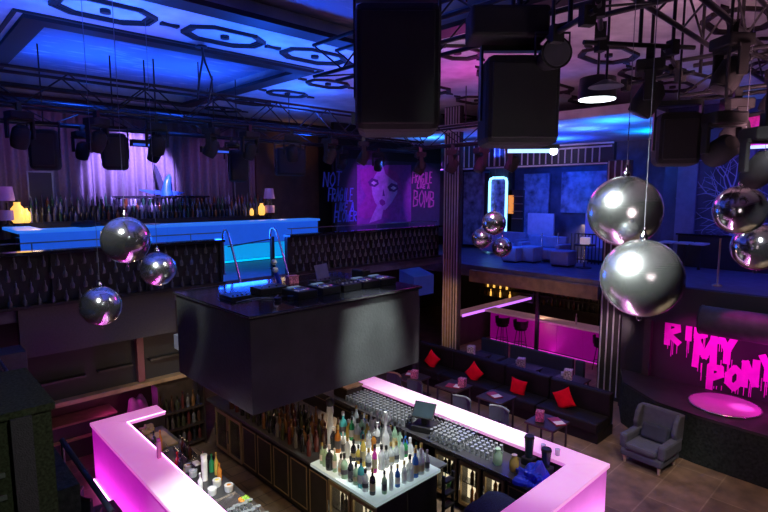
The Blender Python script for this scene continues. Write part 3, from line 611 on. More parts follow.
for x, y, l in tabs: lowtable(x, y, l)
cardholder(8.8,8.2,.742,'pink patterned menu holder on the table nearest the booth'); menu(9.0,8.5,.742,'open menu on the table nearest the booth',.5)
menu(9.1,7.25,.742,'open red menu on the second table from the booth',1.9); cardholder(9.2,6.98+.12,.742,'pink patterned menu holder on the second table from the booth',rz=.2)
menu(9.3,6.3,.742,'open red menu on the table by the pale chair backs',1.2)
cardholder(8.85,4.95,.742,'pink patterned menu holder on the table nearest the armchair'); menu(9.05,4.7,.742,'open menu on the table nearest the armchair',1.0)
for i,(px,py,l) in enumerate(((471,355,'left'),(521,368,'middle'),(568,380,'right'))):
    p = P(px,py,z=.75); lowtable(p.x+.1, p.y, 'low dark table behind the sofa, %s of three' % l, .7); cardholder(p.x, p.y, .742, 'patterned card block on the %s table behind the sofa' % l, 'skullcard', .35, 1.25)
    q = P((498,546,597)[i], (357,371,385)[i], z=.75); pass
for px, py, i in ((459,354,0),(497,365,1),(543,377,2)):
    p = P(px,py,z=.75); x0 = [11.32,11.35,11.34][i]+.1; y0 = [8.45,6.92,5.66][i]
    t = thing('candle_glass', 'small pale candle glass beside the %s patterned card block' % ('left','middle','right')[i], 'candle', (x0+.1, y0+.24, .742)); obj('glass', MB().lathe([(.035,0),(.04,.09)],12), mat('frosted',(.6,.6,.65),.4), t); obj('candle', MB().lathe([(.03,.01),(.03,.07)],10), M['paper'], t)
def bench2(y0, y1, lab):
    t = thing('bench', lab, 'bench', (12.4,(y0+y1)/2,0)); h = (y1-y0)/2-.01; obj('seat', MB().box(-.3,.25,-h,h,.1,.45), M['dark_fabric'], t, .03); obj('backrest', MB().box(.25,.38,-h,h,.1,.82), M['dark_fabric'], t, .03)
bench2(8.2,9.1,'dark upholstered bench behind the left patterned card block'); bench2(6.2,8.1,'long dark bench in front of the magenta bar'); bench2(5.3+.6,6.15,'short dark bench beside the right striped column')
# chairs beyond the right counter
def barchair(x, y, rz, lab, m):
    t = thing('bar_chair', lab, 'chair', (x,y,0), rz, 'chairs along the right counter'); obj('seat', MB().box(-.2,.2,-.2,.2,.62,.67), m, t, .02)
    mb = MB(); pts = [(-.20+.05*math.cos(PI*k/8)*0+(-.09)*math.sin(PI*k/8), -.22+.44*k/8) for k in range(9)]
    for a, b_ in zip(pts, pts[1:]): mb.prism([a,b_,(b_[0]+.03,b_[1]),(a[0]+.03,a[1])], lambda u,v: (-u,v,.72), lambda u,v: (-u,v,1.0))
    obj('backrest', mb, M['dark_fabric'], t); mb = MB().tube([(-a[0]-.015,a[1],1.0) for a in pts], .022, 8); obj('back_rim', mb, m, t)
    for sx in (-1,1):
        for sy in (-1,1): obj('leg', MB().tube([(sx*.17,sy*.17,.63),(sx*.22,sy*.22,0)], .014, 6), M['blackmetal'], t)
    for sy in (-1,1): obj('back_post', MB().tube([(.19,sy*.18,.64),(.24,sy*.17,.74)], .012, 6), M['blackmetal'], t)
barchair(7.98,6.3,0,'pale rimmed chair at the right counter, nearer the till',M['chair_pale']); barchair(8.1,5.5,0,'pale rimmed chair at the right counter, nearer the armchair',M['chair_pale'])
for y, l in ((8.25,'brown chair at the right counter just past the booth corner'),(7.6,'dark chair between the booth corner and the pale rimmed chairs')): barchair(7.98,y,0,l,M['woodlit'] if y > 8 else M['darkwood'])
# armchair
ac = thing('armchair', 'blue grey wingback armchair standing alone beside the dark stage', 'armchair', (10.20,3.40,0), PI-.10); ac.scale = (1.03,1.10,.93)
A = M['grey_fabric']
obj('seat_base', MB().box(-.36,.36,-.36,.36,.14,.32), A, ac, .05); obj('seat_cushion', MB().box(-.30,.40,-.26,.26,.32,.46), A, ac, .05)
Mx = Matrix.Translation((-.34,0,.66)) @ Matrix.Rotation(math.radians(-11),4,'Y'); obj('backrest', MB().obox(Mx, .14, .66, .80), A, ac, .05)
for s in (-1,1):
    obj('wing', MB().prism([(-.42,.5),(-.14,.56),(-.10,.72),(-.16,.92),(-.26,1.05),(-.46,1.04)], lambda u,v: (u,s*.28,v), lambda u,v: (u,s*.37,v)), A, ac, .03)
    obj('armrest', MB().box(-.36,.34,s*.32-.07,s*.32+.07,.30,.60), A, ac, .05)
    for sx in (-1,1): obj('leg', MB().lathe([(.022,0),(.035,.14)],10,(sx*.29,s*.29,0)), M['leg'], ac)
tag(obj('cushion', MB().obox(Matrix.Translation((-.12,.02,.62)) @ Matrix.Rotation(math.radians(-22),4,'Y'), .13, .44, .32), M['dark_fabric'], None, .05), 'dark navy cushion leaning in the wingback armchair', 'cushion')
cq = [o for o in COL.objects if o.name.startswith('cushion')][-1]
for o in COL.objects:
    if o.get('label','').startswith('dark navy cushion leaning'): o.location = (10.20,3.40,0); o.rotation_euler.z = PI-.10; o.scale = (1.03,1.10,.93)
# ================================================================ STAGE, GRAFFITI, DUCT
st = MB(); pts = [(12.45,4.9),(11.6,4.5),(10.95,3.6),(10.80,2.8),(10.76,2.0),(10.72,1.0),(10.7,-2.9),(12.45,-2.9)]
stg = struct('trim_20', MB().prism(pts, lambda u,v: (u,v,.0), lambda u,v: (u,v,.90)), M['stage']); struct('stage_top', MB().prism(pts, lambda u,v: (u,v,.90), lambda u,v: (u,v,.95)), M['stagetop'], stg)
p = P(724,406,z=.95); dk = thing('round_podium', 'round pale podium lit magenta, set in the dark stage', 'podium', (p.x,p.y,.952))
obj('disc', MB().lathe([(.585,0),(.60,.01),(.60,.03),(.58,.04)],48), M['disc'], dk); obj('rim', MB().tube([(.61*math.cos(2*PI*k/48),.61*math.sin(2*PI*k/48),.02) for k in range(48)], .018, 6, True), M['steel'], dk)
gr = thing('graffiti_lettering', 'dripping magenta painted words RIDE MY PONY on the black wall', 'lettering', (12.49, 3.0, 1.0))
def Qg(px, py): p = P(px,py,x=12.49); return (p.y, p.z)
def gword(name, letters, sw):
    mb = MB()
    for ch, x0, y0, x1, y1 in letters:      # pixel box of each painted letter, measured on the wall plane
        a = Qg(x0,y1); b_ = Qg(x1,y0); base = Qg(x1,y1)
        for ln in LET[ch]:
            mb.strokes([[(a[0]+(b_[0]-a[0])*u, (a[1]+(base[1]-a[1])*u)+(b_[1]-base[1])*v) for u, v in ln]], sw, lambda u,v,d: (-d, u-3.0, v-1.0), .008)
        for k in range(4):
            u = random.random(); yy = a[0]+(b_[0]-a[0])*u; z0 = a[1]+(base[1]-a[1])*u; L = random.uniform(.12,.42)
            mb.prism([(yy-.008,z0+.04),(yy+.008,z0+.04),(yy+.006,max(z0-L,.98)),(yy-.006,max(z0-L,.98))], lambda u,v: (0,u-3.0,v-1.0), lambda u,v: (-.006,u-3.0,v-1.0))
    obj(name, mb, M['magpaint'], gr)
gword('word_ride', [('R',667,322,681,343),('I',687,323,691,339),('D',697,319,709,337),('E',714,321,726,341)], .125)
gword('word_my', [('M',695,340,715,365),('Y',720,338,735,362)], .13)
gword('word_pony', [('P',709,366,724,388),('O',727,368,742,388),('N',744,362,758,385),('Y',761,356,776,380)], .13)
dp = thing('duct', 'dark padded cylinder mounted along the right gallery edge', 'duct', (11.9, 2.5, 2.55))
obj('roll', MB().tube([(0,-.75,0),(0,.62,0)], .29, 24), mat('dark_vinyl', (.04,.037,.04), .65, noise=.3), dp); obj('end_cap', MB().tube([(0,.62,0),(0,.65,0)], .30, 24), M['blackmetal'], dp); obj('end_cap', MB().tube([(0,-.78,0),(0,-.75,0)], .30, 24), M['blackmetal'], dp)
for y in (-.5,.4): obj('bracket', MB().box(-.02,.30,y-.03,y+.03,-.03,.03), M['blackmetal'], dp)
for y, lab in ((3.95,'black panel of the wall left of the painted words'),): single('wall_post', MB().box(12.36,12.49,4.25,4.40,.96,2.29), M['cabinet'], 'dark upright post on the wall left of the magenta words', 'post')
# right gallery: posts, tables, tree wall
single('gallery_pole', MB().lathe([(.10,0),(.10,.02),(.02,.05),(.02,1.0),(.025,1.03)],10), M['brassframe'], 'thin pale pole standing on the right gallery edge', 'pole', None, (13.0,3.18,3.102))
tw = struct('wall_tree', MB().box(16.6,16.75,-3,5.6,3.1,7.5), mat('blue_wall', (.05,.06,.11), .7, noise=.4, nscale=2))
trm = MB()
def branch(y, z, a, L, r, dep):
    pts = [(0,y,z)]
    for k in range(4): a += random.uniform(-.18,.18); y += math.cos(a)*L/4; z += math.sin(a)*L/4; pts.append((0,y,z))
    trm.tube(pts, [r,r*.9,r*.8,r*.7,r*.6], 5)
    if dep:
        for s in (-1,1): branch(y, z, a+s*random.uniform(.25,.6), L*.72, r*.6, dep-1)
        branch(pts[2][1], pts[2][2], a+random.choice((-1,1))*.7, L*.6, r*.5, dep-1)
for y, a in ((4.1,1.75),(2.9,1.45),(1.6,1.7)): branch(y, 3.12, a, 1.25, .06, 4)
single('tree_relief', trm, mat('pale_branches', (.35,.38,.6), .6), 'bare tree branches in relief on the blue wall of the right gallery', 'relief', None, (16.54,0,0))
for px in (668,684,700):
    p = P(px,247,x=15.4); t = thing('gallery_table', {668:'leftmost',684:'middle',700:'rightmost'}[px]+' of three narrow tables on the right gallery', 'table', (15.4,p.y,3.102)); obj('top', MB().box(-.25,.25,-.16,.16,.66,.70), mat('pale_top',(.5,.5,.55),.4), t); obj('leg', MB().box(-.03,.03,-.03,.03,0,.66), M['black'], t)
p = P(748,136,x=15.0); ns = thing('lit_sign', 'pink lit sign panel with a white lower edge at the far right', 'sign', (15.0,p.y-.4,p.z-.3)); obj('panel', MB().box(0,.06,-.6,.45,.08,.75), mat('pink_light_panel',(.5,.05,.25),.5,em=(1,.02,.35),es=.45,noise=.6,nscale=8), ns); obj('lower_edge', MB().box(-.02,.08,-.65,.5,0,.07), emis('white_edge',(.6,.7,1),1.2), ns); obj('hanger', MB().box(.02,.05,-.1,-.06,.75,7.5-p.z+.3), M['blackmetal'], ns); obj('side_edge', MB().box(-.02,.08,.5,.54,0,.75), emis('blue_edge',(.05,.2,1),1.), ns)
gc_ = thing('gallery_counter', 'low black counter in front of the tree wall on the right gallery', 'counter', (16.0,2.6,3.102)); obj('body', MB().box(-.15,.15,-2.4,2.3,0,.86), M['black'], gc_); obj('top', MB().box(-.2,.2,-2.45,2.35,.86,.90), M['blackgloss'], gc_)
for k, (y0,y1) in enumerate(((4.7,5.2),(3.4,3.7))): single('vertical_panel', MB().box(16.45,16.55,y0,y1,3.1,6.2), mat('pale_blue_panel%d' % k, (.12,.14,.24), .5), ('pale upright panel at the left end of the tree wall','narrow upright panel between the painted trees')[k], 'panel')
M['limegreen'] = mat('lime_skin', (.25,.45,.05), .4); M['orange'] = mat('orange_skin', (.75,.28,.03), .45)
# ================================================================ MAIN BAR ISLAND
bar = thing('bar_counter', 'big pink and white backlit bar counter around the open bar', 'bar counter', (4.95,6.5,0))
o = lambda x, y: (x-4.95, y-6.5)
XO0,XO1,YO0,YO1,XI0,XI1,YI0,YI1 = 2.35,7.55,3.05,9.95,2.83,7.07,3.50,9.52
def bb(x0,x1,y0,y1,z0,z1): a = o(x0,y0); b_ = o(x1,y1); return MB().box(a[0],b_[0],a[1],b_[1],z0,z1)
def slab(poly, name, m, z0, z1, bev=.006): return obj(name, MB().prism([o(*q) for q in poly], lambda u,v: (u,v,z0), lambda u,v: (u,v,z1)), m, bar, bev)
slab([(XO0,YO0),(XI0,YI0),(XI0,YI1),(XO0,YO1)], 'top_left', M['bartop'], 1.04, 1.10); slab([(XO0,YO0),(XO1,YO0),(XI1,YI0),(XI0,YI0)], 'top_near', M['bartop'], 1.04, 1.10)
slab([(XO1,YO0),(XO1,YO1),(XI1,YI1),(XI1,YI0)], 'top_right', M['bartop'], 1.04, 1.10); slab([(XO0,YO1),(XI0,YI1),(3.5,YI1),(3.5,YO1)], 'top_return', M['bartop'], 1.04, 1.10); slab([(XO1,YO1),(6.3,YO1),(6.3,YI1),(XI1,YI1)], 'top_return', M['bartop'], 1.04, 1.10)
n = 6
for i in range(n):
    y0 = YO0+.04+(YO1-YO0-.08)*i/n; y1 = YO0+.04+(YO1-YO0-.08)*(i+1)/n
    obj('front_panel', bb(XO0+.02,XO0+.05,y0+.003,y1-.003,.06,1.035), M['barfront'], bar); obj('front_panel', bb(XO1-.05,XO1-.02,y0+.003,y1-.003,.06,1.035), M['barfront'], bar)
for i in range(4):
    x0 = XO0+.06+(XO1-XO0-.12)*i/4; x1 = XO0+.06+(XO1-XO0-.12)*(i+1)/4; obj('front_panel', bb(x0+.003,x1-.003,YO0+.02,YO0+.05,.06,1.035), M['barfront'], bar)
obj('front_panel', bb(XO0+.05,3.48,YO1-.05,YO1-.02,.06,1.035), M['barfront'], bar)
obj('inner_panel', bb(XI0-.03,XI0-.01,YI0,YI1,0,1.035), M['cabinet'], bar); obj('inner_panel', bb(XI1+.01,XI1+.03,YI0,YI1,0,1.035), M['cabinet'], bar); obj('inner_panel', bb(XI0,3.49,YI1+.01,YI1+.03,0,1.035), M['cabinet'], bar); obj('inner_panel', bb(XI0,XI1,YI0-.03,YI0-.01,0,1.035), M['cabinet'], bar)
led = M['ledpink']
obj('led_strip', bb(XO0-.005,XO0+.015,YO0,YO1,.03,.055), led, bar); obj('led_strip', bb(XO1-.015,XO1+.005,YO0,YO1,.03,.055), led, bar); obj('led_strip', bb(XO0,XO1,YO0-.005,YO0+.015,.03,.055), led, bar)
obj('inner_led', bb(XI0,XI0+.014,YI0,YI1,1.102,1.112), M['ledpink'], bar); obj('inner_led', bb(XI0,3.5,YI1-.014,YI1,1.102,1.112), M['ledpink'], bar); obj('inner_led', bb(XI0,XI1,YI0,YI0+.012,1.0,1.02), emis('violet_strip',(.2,.1,1),2.5), bar)
struct('floor_bar', MB().box(XI0,XI1,YI0,9.9,.0,.012), M['barfloor'])
# ---- middle counter: worktop + cabinet units
MX0, MX1, MY0, MY1 = 4.47, 5.72, 4.84, 9.85
wt = thing('island_worktop', 'long dark worktop of the middle bar counter with a lit glass end', 'worktop', (5.1,7.3,.95))
q = lambda x0,x1,y0,y1,z0,z1: MB().box(x0-5.1,x1-5.1,y0-7.3,y1-7.3,z0-.95,z1-.95)
obj('lit_top', q(MX0-.03,MX1+.03,MY0-.03,6.3,.95,1.0), M['islandtop'], wt, .005); obj('dark_top', q(MX0-.03,MX1+.03,6.3,MY1,.95,1.0), M['workt'], wt, .005)
obj('flap', q(MX1+.04,MX1+.26,4.87,5.6,.95,.98), M['chair_pale'], wt)
def cab(y0, y1, kind, lab, x0=MX0, dirx=-1, h=.94, depth=.6):
    """unit whose door faces dirx; origin at its base"""
    t = thing('bottle_fridge' if kind != 'door' else 'cabinet_unit', lab, 'fridge' if kind != 'door' else 'cabinet', (x0,(y0+y1)/2,.012)); w = (y1-y0)/2-.004; X = lambda a: -dirx*a
    def bx(a0,a1,b0,b1,c0,c1): xs = sorted((X(a0),X(a1))); return MB().box(xs[0],xs[1],b0,b1,c0,c1)
    if kind == 'door':
        obj('carcass', bx(.02,depth,-w,w,.05,h), M['cabinet'], t); d = obj('door', bx(0,.02,-w+.01,w-.01,.12,h-.06), M['cabinet'], t)
        obj('door_trim', bx(-.006,0,-w+.03,w-.03,.14,.16).box(*sorted((X(-.006),X(0))),-w+.03,w-.03,h-.10,h-.08).box(*sorted((X(-.006),X(0))),-w+.03,-w+.05,.16,h-.10).box(*sorted((X(-.006),X(0))),w-.05,w-.03,.16,h-.10), M['brassframe'], d)
        obj('plinth', bx(.05,depth,-w,w,0,.05), M['black'], t)
    else:
        gl = M['fridgein'] if kind == 'lit' else M['fridgedim']
        obj('carcass', bx(.02,depth,-w,w,.05,.14).box(*sorted((X(.02),X(depth))),-w,w,h-.10,h).box(*sorted((X(.02),X(depth))),-w,-w+.05,.14,h-.10).box(*sorted((X(.02),X(depth))),w-.05,w,.14,h-.10), M['cabinet'], t)
        obj('glow_back', bx(.17,.20,-w+.05,w-.05,.14,h-.10), gl, t); obj('shelf', bx(.03,.17,-w+.05,w-.05,.46,.48), M['steel'], t)
        d = obj('door', bx(-.02,.02,-w+.01,-w+.05,.10,h-.04).box(*sorted((X(-.02),X(.02))),w-.05,w-.01,.10,h-.04).box(*sorted((X(-.02),X(.02))),-w+.05,w-.05,.10,.15).box(*sorted((X(-.02),X(.02))),-w+.05,w-.05,h-.10,h-.04), M['blackmetal'] if kind == 'lit' and dirx > 0 else M['brassframe'], t)
        obj('pane', bx(-.004,.004,-w+.05,w-.05,.15,h-.10), M['pane'], d); obj('handle', bx(-.05,-.03,w-.05,w-.03,.35,.6), M['steel'], d)
    return t
def fridge_bottles(x, y0, y1, zs, cols, lab):
    for k, z in enumerate(zs):
        y = y0+.09
        while y < y1-.08:
            c = random.choice(cols); simple_bottle(random.randrange(4), c, (x,y,z), '%s on the %s shelf of the %s' % (bname(c), ('lower','upper')[k], lab), 'bottles in the '+lab, .95); y += .085
def bname(m):
    n_ = m.name.replace('dim_bottle_','').replace('bottle_','').replace('_',' '); return n_+' bottle'
units = [(4.84,5.36,'lit','lit bottle fridge under the near corner of the bottle island'),(5.36,5.88,'lit','lit bottle fridge, second from the near corner of the bottle island'),(5.88,6.40,'door','dark cabinet right beside the lit island fridges'),(6.40,6.92,'door','dark brass framed cabinet below the dim bottle rows, nearest the lit island'),(6.92,7.44,'door','dark brass framed cabinet below the dim bottle rows, second from the lit island'),(7.44,7.96,'door','dark brass framed cabinet in the middle of the long counter'),(7.96,8.48,'door','dark cabinet beside the dim amber fridges'),(8.48,9.0,'dim','dim amber fridge nearer the middle of the long counter'),(9.0,9.52,'dim','dim amber fridge at the far end of the long counter')]
for y0, y1, k, l in units:
    cab(y0, y1, k, l)
    if k == 'lit': fridge_bottles(MX0+.09, y0+.05, y1-.05, (.153,.493), [BM['dark'],BM['green'],M['dimbottle'][1]], 'near island fridge' if y0 < 5 else 'second island fridge')
    if k == 'dim': fridge_bottles(MX0+.09, y0+.05, y1-.05, (.153,.493), M['dimbottle'], 'dim amber fridge at the far end' if y0 > 8.9 else 'dim amber fridge nearer the middle')
fp = thing('island_end_panel', 'black end panel below the lit bottle island', 'panel', (5.3,4.90,.012)); obj('panel', MB().box(-.2,.42,-.05,.02,0,.93), M['black'], fp); obj('trim_line', MB().box(-.2,.42,-.055,-.05,.85,.87), M['blackmetal'], fp)
single('island_core', MB().box(5.09,5.70,4.93,9.8,.012,.945), M['black'], 'black body of the middle counter facing the right bench', 'cabinet')
lad = thing('step_rack', 'narrow black step rack at the right side of the bottle island', 'rack', (5.86,4.75,.012))
for s in (-1,1): obj('upright', MB().box(s*.11-.015,s*.11+.015,-.02,.02,0,.9), M['black'], lad)
for z in (.2,.4,.6,.8): obj('rung', MB().box(-.1,.1,-.05,.05,z-.015,z+.015), M['black'], lad)
# ---- lit tiers and bottles
ts = thing('bottle_steps', 'lit white stepped stand full of bottles on the middle counter', 'stand', (5.1,6.1,1.0))
obj('lower_step', MB().box(-.40,.40,-.95,.16,.002,.16), M['tier'], ts, .006); obj('upper_step', MB().box(-.20,.20,-.70,.12,.16,.33), M['tier'], ts, .006)
BN = 0; protoB = {}
def bottle(kind, col, cap, lab_m, loc, label, s=1.):
    key = (kind, col, cap, lab_m, s)
    if key in protoB: return dup(protoB[key], loc, random.uniform(0,6), label)
    t = thing('bottle', label, 'bottle', loc, 0, 'bottles on the lit island'); p = bprof(kind, s); R = p[2][0]
    obj('glass', MB().lathe(p, 12), BM[col], t); zc = p[-1][1]; obj('cap', MB().lathe([(p[-1][0]*1.2,zc-.02*s),(p[-1][0]*1.2,zc+.025*s)],10), M[cap], t)
    if lab_m:
        b_, tp = {0:(.05,.14),1:(.04,.11),2:(.06,.17),3:(.05,.10)}[kind]; obj('label', MB().lathe([(p[1][0]+.0015,b_*s),(p[1][0]+.0015,tp*s)],12), M[lab_m], t)
    protoB[key] = t; return t
def brow(pts, z, cols, where):
    for k, (x, y) in enumerate(pts):
        col = random.choice(cols); cap = random.choice(('cap_dark','cap_light','cap_gold')); lm = random.choice(('lab_white','lab_col','lab_dark',None)); kind = random.randrange(4); s = random.choice((1.05,1.2,1.38))
        bottle(kind, col, cap, lm, (x+random.uniform(-.012,.012),y+random.uniform(-.012,.012),z+.002), '%s bottle, %s %s' % ({'clear':'clear','white':'frosted white'}.get(col, col), ORD[k] if k < 16 else 'last', where), s)
C0 = ['clear']*3+['pale green','green','teal']
brow([(4.56,5.03+.115*k) for k in range(11)], 1.0, ['teal','green','dark','dark','pale green','pale green','clear','clear','green'], 'from the front, low left edge row of the lit island')
brow([(4.70+.125*k,4.93) for k in range(8)], 1.0, ['clear','teal','pale green','clear','yellow','blue','green'], 'from the left, low front row of the lit island')
brow([(5.10,5.50+.115*k) for k in range(6)], 1.33, ['clear','clear','yellow','pale green','white'], 'from the front, middle of the top lit step')
brow([(5.61,5.06+.12*k) for k in range(10)], 1.0, ['green','clear','blue','clear','clear','pale green'], 'from the front, low right edge row of the lit island')
brow([(4.78,5.22+.115*k) for k in range(9)], 1.16, ['clear','dark','pink','amber','yellow','clear','clear','clear','yellow'], 'from the front, left side of the first lit step')
brow([(4.90+.105*k,5.21) for k in range(5)], 1.16, ['clear','dark','clear','clear'], 'from the left, front of the first lit step')
brow([(5.42,5.22+.115*k) for k in range(9)], 1.16, ['clear','blue','clear','clear','pale green','green'], 'from the front, right side of the first lit step')
brow([(4.97,5.46+.115*k) for k in range(7)], 1.33, ['green','teal','clear','clear','amber','yellow','clear'], 'from the front, left side of the top lit step')
brow([(5.23,5.66+.115*k) for k in range(5)], 1.33, ['clear','clear','white','pale green','clear'], 'from the front, right side of the top lit step')
# special pieces
t = thing('tall_bottle', 'very tall frosted white bottle rising above the lit island', 'bottle', (5.14,5.36,1.162)); obj('glass', MB().lathe([(.055,0),(.06,.02),(.06,.34),(.045,.40),(.022,.45),(.022,.66),(.026,.67),(.026,.70)],16), BM['white'], t); obj('cap', MB().lathe([(.027,.70),(.027,.74)],12), M['cap_light'], t)
t = thing('decanter_tower', 'tall clear drinks tower with a dark knobbed top', 'decanter', (4.95,6.45,1.002)); obj('column', MB().lathe([(.09,0),(.09,.03),(.05,.05),(.055,.35),(.045,.55),(.06,.62),(.05,.72)],14), M['clear'], t); obj('stopper', MB().lathe([(.05,.72),(.075,.76),(.07,.82),(.03,.85)],14), M['black'], t)
t = thing('cat_figurine', 'silver grey cat figurine standing among the lit bottles', 'figurine', (5.28,5.50,1.335)); sg = mat('silver_grey', (.36,.37,.38), .35, .6, noise=.5, nscale=25)
obj('body', MB().lathe([(.08,0),(.10,.06),(.085,.18),(.06,.26),(.05,.29)],14).sphere((0,0,.36),.085,16,10,(1,.95,.9)).tube([(.06,.06,0),(.07,.06,.12)],.03,8).tube([(-.07,-.05,0),(-.06,-.06,.12)],.03,8), sg, t)
for s in (-1,1): obj('ear', MB().lathe([(.03,.0),(.003,.07)],8,(s*.05,-s*.02,.41)), sg, t)
# dim bottles on the back part of the middle counter, under the booth
for r_ in range(5):
    y = 6.5+.03*r_; i = 0
    while y < 9.2:
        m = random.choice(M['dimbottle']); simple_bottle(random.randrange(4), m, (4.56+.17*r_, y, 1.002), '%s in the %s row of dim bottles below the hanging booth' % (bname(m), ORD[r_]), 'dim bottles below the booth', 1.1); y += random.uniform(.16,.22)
# ---- right bench: worktop, fridges, glasses, till
rb = thing('service_bench', 'long dark service bench covered with upturned glasses inside the right counter', 'worktop', (6.72,6.5,.88)); obj('worktop', MB().box(-.32,.31,-2.95,2.95,0,.05), M['workt'], rb, .004); obj('edge_strip', MB().box(-.33,-.32,-2.95,2.95,-.02,.05), M['steel'], rb)
RX = 6.42
ru = [(4.12,4.52,'lit','lit fridge of golden bottles, nearest the blue bag'),(4.56,4.99,'lit','lit fridge of amber bottles in the middle under the right bench'),(5.03,5.5,'lit','lit fridge of green bottles, leftmost under the right bench')]
for y0, y1, k, l in ru:
    cab(y0,y1,k,l,RX,-1,.86,.6); fridge_bottles(RX+.09,y0+.05,y1-.05,(.153,.493),[M['dimbottle'][5],BM['amber']] if y0 < 5.0 else [BM['green'],M['dimbottle'][1],BM['clear']], {4.12:'golden bottle fridge',4.56:'amber bottle fridge',5.03:'green bottle fridge'}[y0])
for y0, y1, l in ((7.4,8.4,'dark cabinet under the far end of the right bench'),(8.4,9.4,'dark cabinet under the right bench below the hanging booth'),(3.6,4.1,'dark cabinet at the near end of the right bench')): cab(y0,y1,'door',l,RX,-1,.86,.6)
os_ = thing('open_shelf', 'open shelf with small bright bottles under the right bench beside the till', 'shelf', (RX,6.55,.012)); obj('back', MB().box(.45,.47,-.8,.8,0,.86), M['cabinet'], os_); obj('board', MB().box(.02,.45,-.8,.8,.40,.42), M['darkwood'], os_); obj('board', MB().box(.02,.45,-.8,.8,.03,.05), M['darkwood'], os_)
for s in (-1,1): obj('side', MB().box(.02,.47,s*.8-.012,s*.8+.012,0,.86), M['cabinet'], os_)
for i, c in enumerate(('amber','teal','amber','blue','clear','red','teal','amber','clear','dark')): simple_bottle(i % 4, BM[c], (RX+.12, 5.9+.14*i, .434), '%s bottle, %s from the left fridge on the open shelf under the till' % (c, ORD[i]), 'bottles on the open shelf')
gb = MB().lathe([(.036,0),(.034,.05),(.030,.115)],10)
gw = MB().lathe([(.040,0),(.043,.05),(.030,.10),(.006,.12),(.006,.17),(.034,.175)],10)
gp = [None, None]; gc = 0
def gl(x, y, stem, lab):
    global gc
    i = int(stem)
    if gp[i] is None: gp[i] = single('stem_glass' if stem else 'tumbler', gw if stem else gb, M['tumbler'], lab, 'glass', 'glasses on the right bench', (x,y,.932))
    else: dup(gp[i], (x,y,.932), 0, lab)
    gc += 1
for r_ in range(6):
    y = 7.9
    while y > 4.55:
        x = 6.50+.095*r_
        if not (5.70 < y < 6.28 and x < 6.9) and not (y < 5.0 and r_ < 1):
            if y > 6.25: l, s = 'upturned tumbler in the %s row on the bench between booth and till' % ORD[r_], False
            elif y > 5.05: l, s = 'upturned stem glass in the %s row on the bench past the till' % ORD[r_], True
            else: l, s = 'upturned tumbler in the %s row at the near end of the bench' % ORD[r_], False
            gl(x, y, s, l)
        y -= .098
ti = thing('till', 'dark touch screen till on a black base among the glasses', 'till', (6.70,5.98,.932), .35)
obj('base', MB().box(-.18,.18,-.2,.2,0,.10), M['black'], ti, .01); obj('stand', MB().box(-.05,.05,-.05,.05,.10,.25), M['black'], ti)
s_ = obj('screen', MB().obox(Matrix.Translation((-.05,0,.36)) @ Matrix.Rotation(math.radians(42),4,'Y'), .035, .40, .30), M['black'], ti, .008); obj('display', MB().obox(Matrix.Translation((-.05,0,.36)) @ Matrix.Rotation(math.radians(42),4,'Y') @ Matrix.Translation((-.019,0,0)), .004, .36, .26), M['screen'], s_)
# bar clutter near the inner right corner
t = thing('bottle_crate', 'wooden box of bottle tops and tools at the far end of the glasses', 'box', (6.72,8.15,.932)); obj('box', MB().box(-.2,.2,-.22,.22,0,.22), M['darkwood'], t, .01); obj('lip', MB().box(-.22,.22,-.24,.24,.22,.25), M['woodlit'], t)
sp_ = [(6.60,4.38,'pale green','squat pale green jug beside the last glasses'),(6.62,4.10,'yellow','yellowish jug near the inner corner of the right bench')]
for x, y, c, l in sp_:
    t = thing('jug', l, 'jug', (x,y,.932)); obj('body', MB().lathe([(.06,0),(.075,.04),(.07,.14),(.04,.20),(.045,.25)],14), BM[c], t); obj('handle', MB().tube([(.07,0,.05),(.12,0,.08),(.12,0,.15),(.05,0,.19)],.008,6), BM[c], t)
for x, y, h, l in ((6.95,4.05,.30,'tall black blender near the inner right corner'),(6.88,3.72,.24,'short black blender near the inner right corner')):
    t = thing('blender', l, 'blender', (x,y,.932)); obj('base', MB().box(-.09,.09,-.09,.09,0,.12), M['black'], t, .02); obj('jar', MB().lathe([(.055,.12),(.075,.12+h)],12), M['screen'], t); obj('lid', MB().lathe([(.08,.12+h),(.07,.16+h)],12), M['black'], t)
for x, y, l in ((7.20,3.95,'pink lit short glass on the right counter near the corner'),(7.22,3.72,'second pink lit short glass at the inner corner of the right counter')): single('short_glass', MB().lathe([(.035,0),(.042,.10)],12), M['clear'], l, 'glass', None, (x,y,1.102))
def blob(name, m, lab, cat, loc, sx, sy, sz, seed, amp=.22):
    rnd = random.Random(seed); mb = MB().sphere((0,0,0),1,28,16)
    ph = [rnd.uniform(0,6) for _ in range(6)]
    vs = []
    for x, y, z in mb.v:
        k = 1+amp*(math.sin(3*x+ph[0])*math.sin(4*y+ph[1])+.5*math.sin(7*x+ph[2]+5*z)+.4*math.sin(9*y+ph[3]))
        zz = max(z, -.35); vs.append((x*sx*k, y*sy*k, (zz+.35)*sz*(k if zz > -.3 else 1)))
    mb.v = vs; return single(name, mb, m, lab, cat, None, loc)
blob('plastic_bag', M['bluebag'], 'crumpled bright blue plastic bag at the inner right corner of the bar', 'bag', (6.55,3.74,.935), .23,.20,.17, 3, .34)
COL.objects['plastic_bag'].data.polygons.foreach_set('use_smooth', [False]*len(COL.objects['plastic_bag'].data.polygons))
cw = thing('covered_machine', 'low machine under a dark blue speckled cloth inside the near counter', 'machine', (5.78,3.86,.012)); obj('box', MB().box(-.34,.34,-.28,.28,0,.66), M['black'], cw)
mb = MB(); nn = 18; vs = []; fs = []
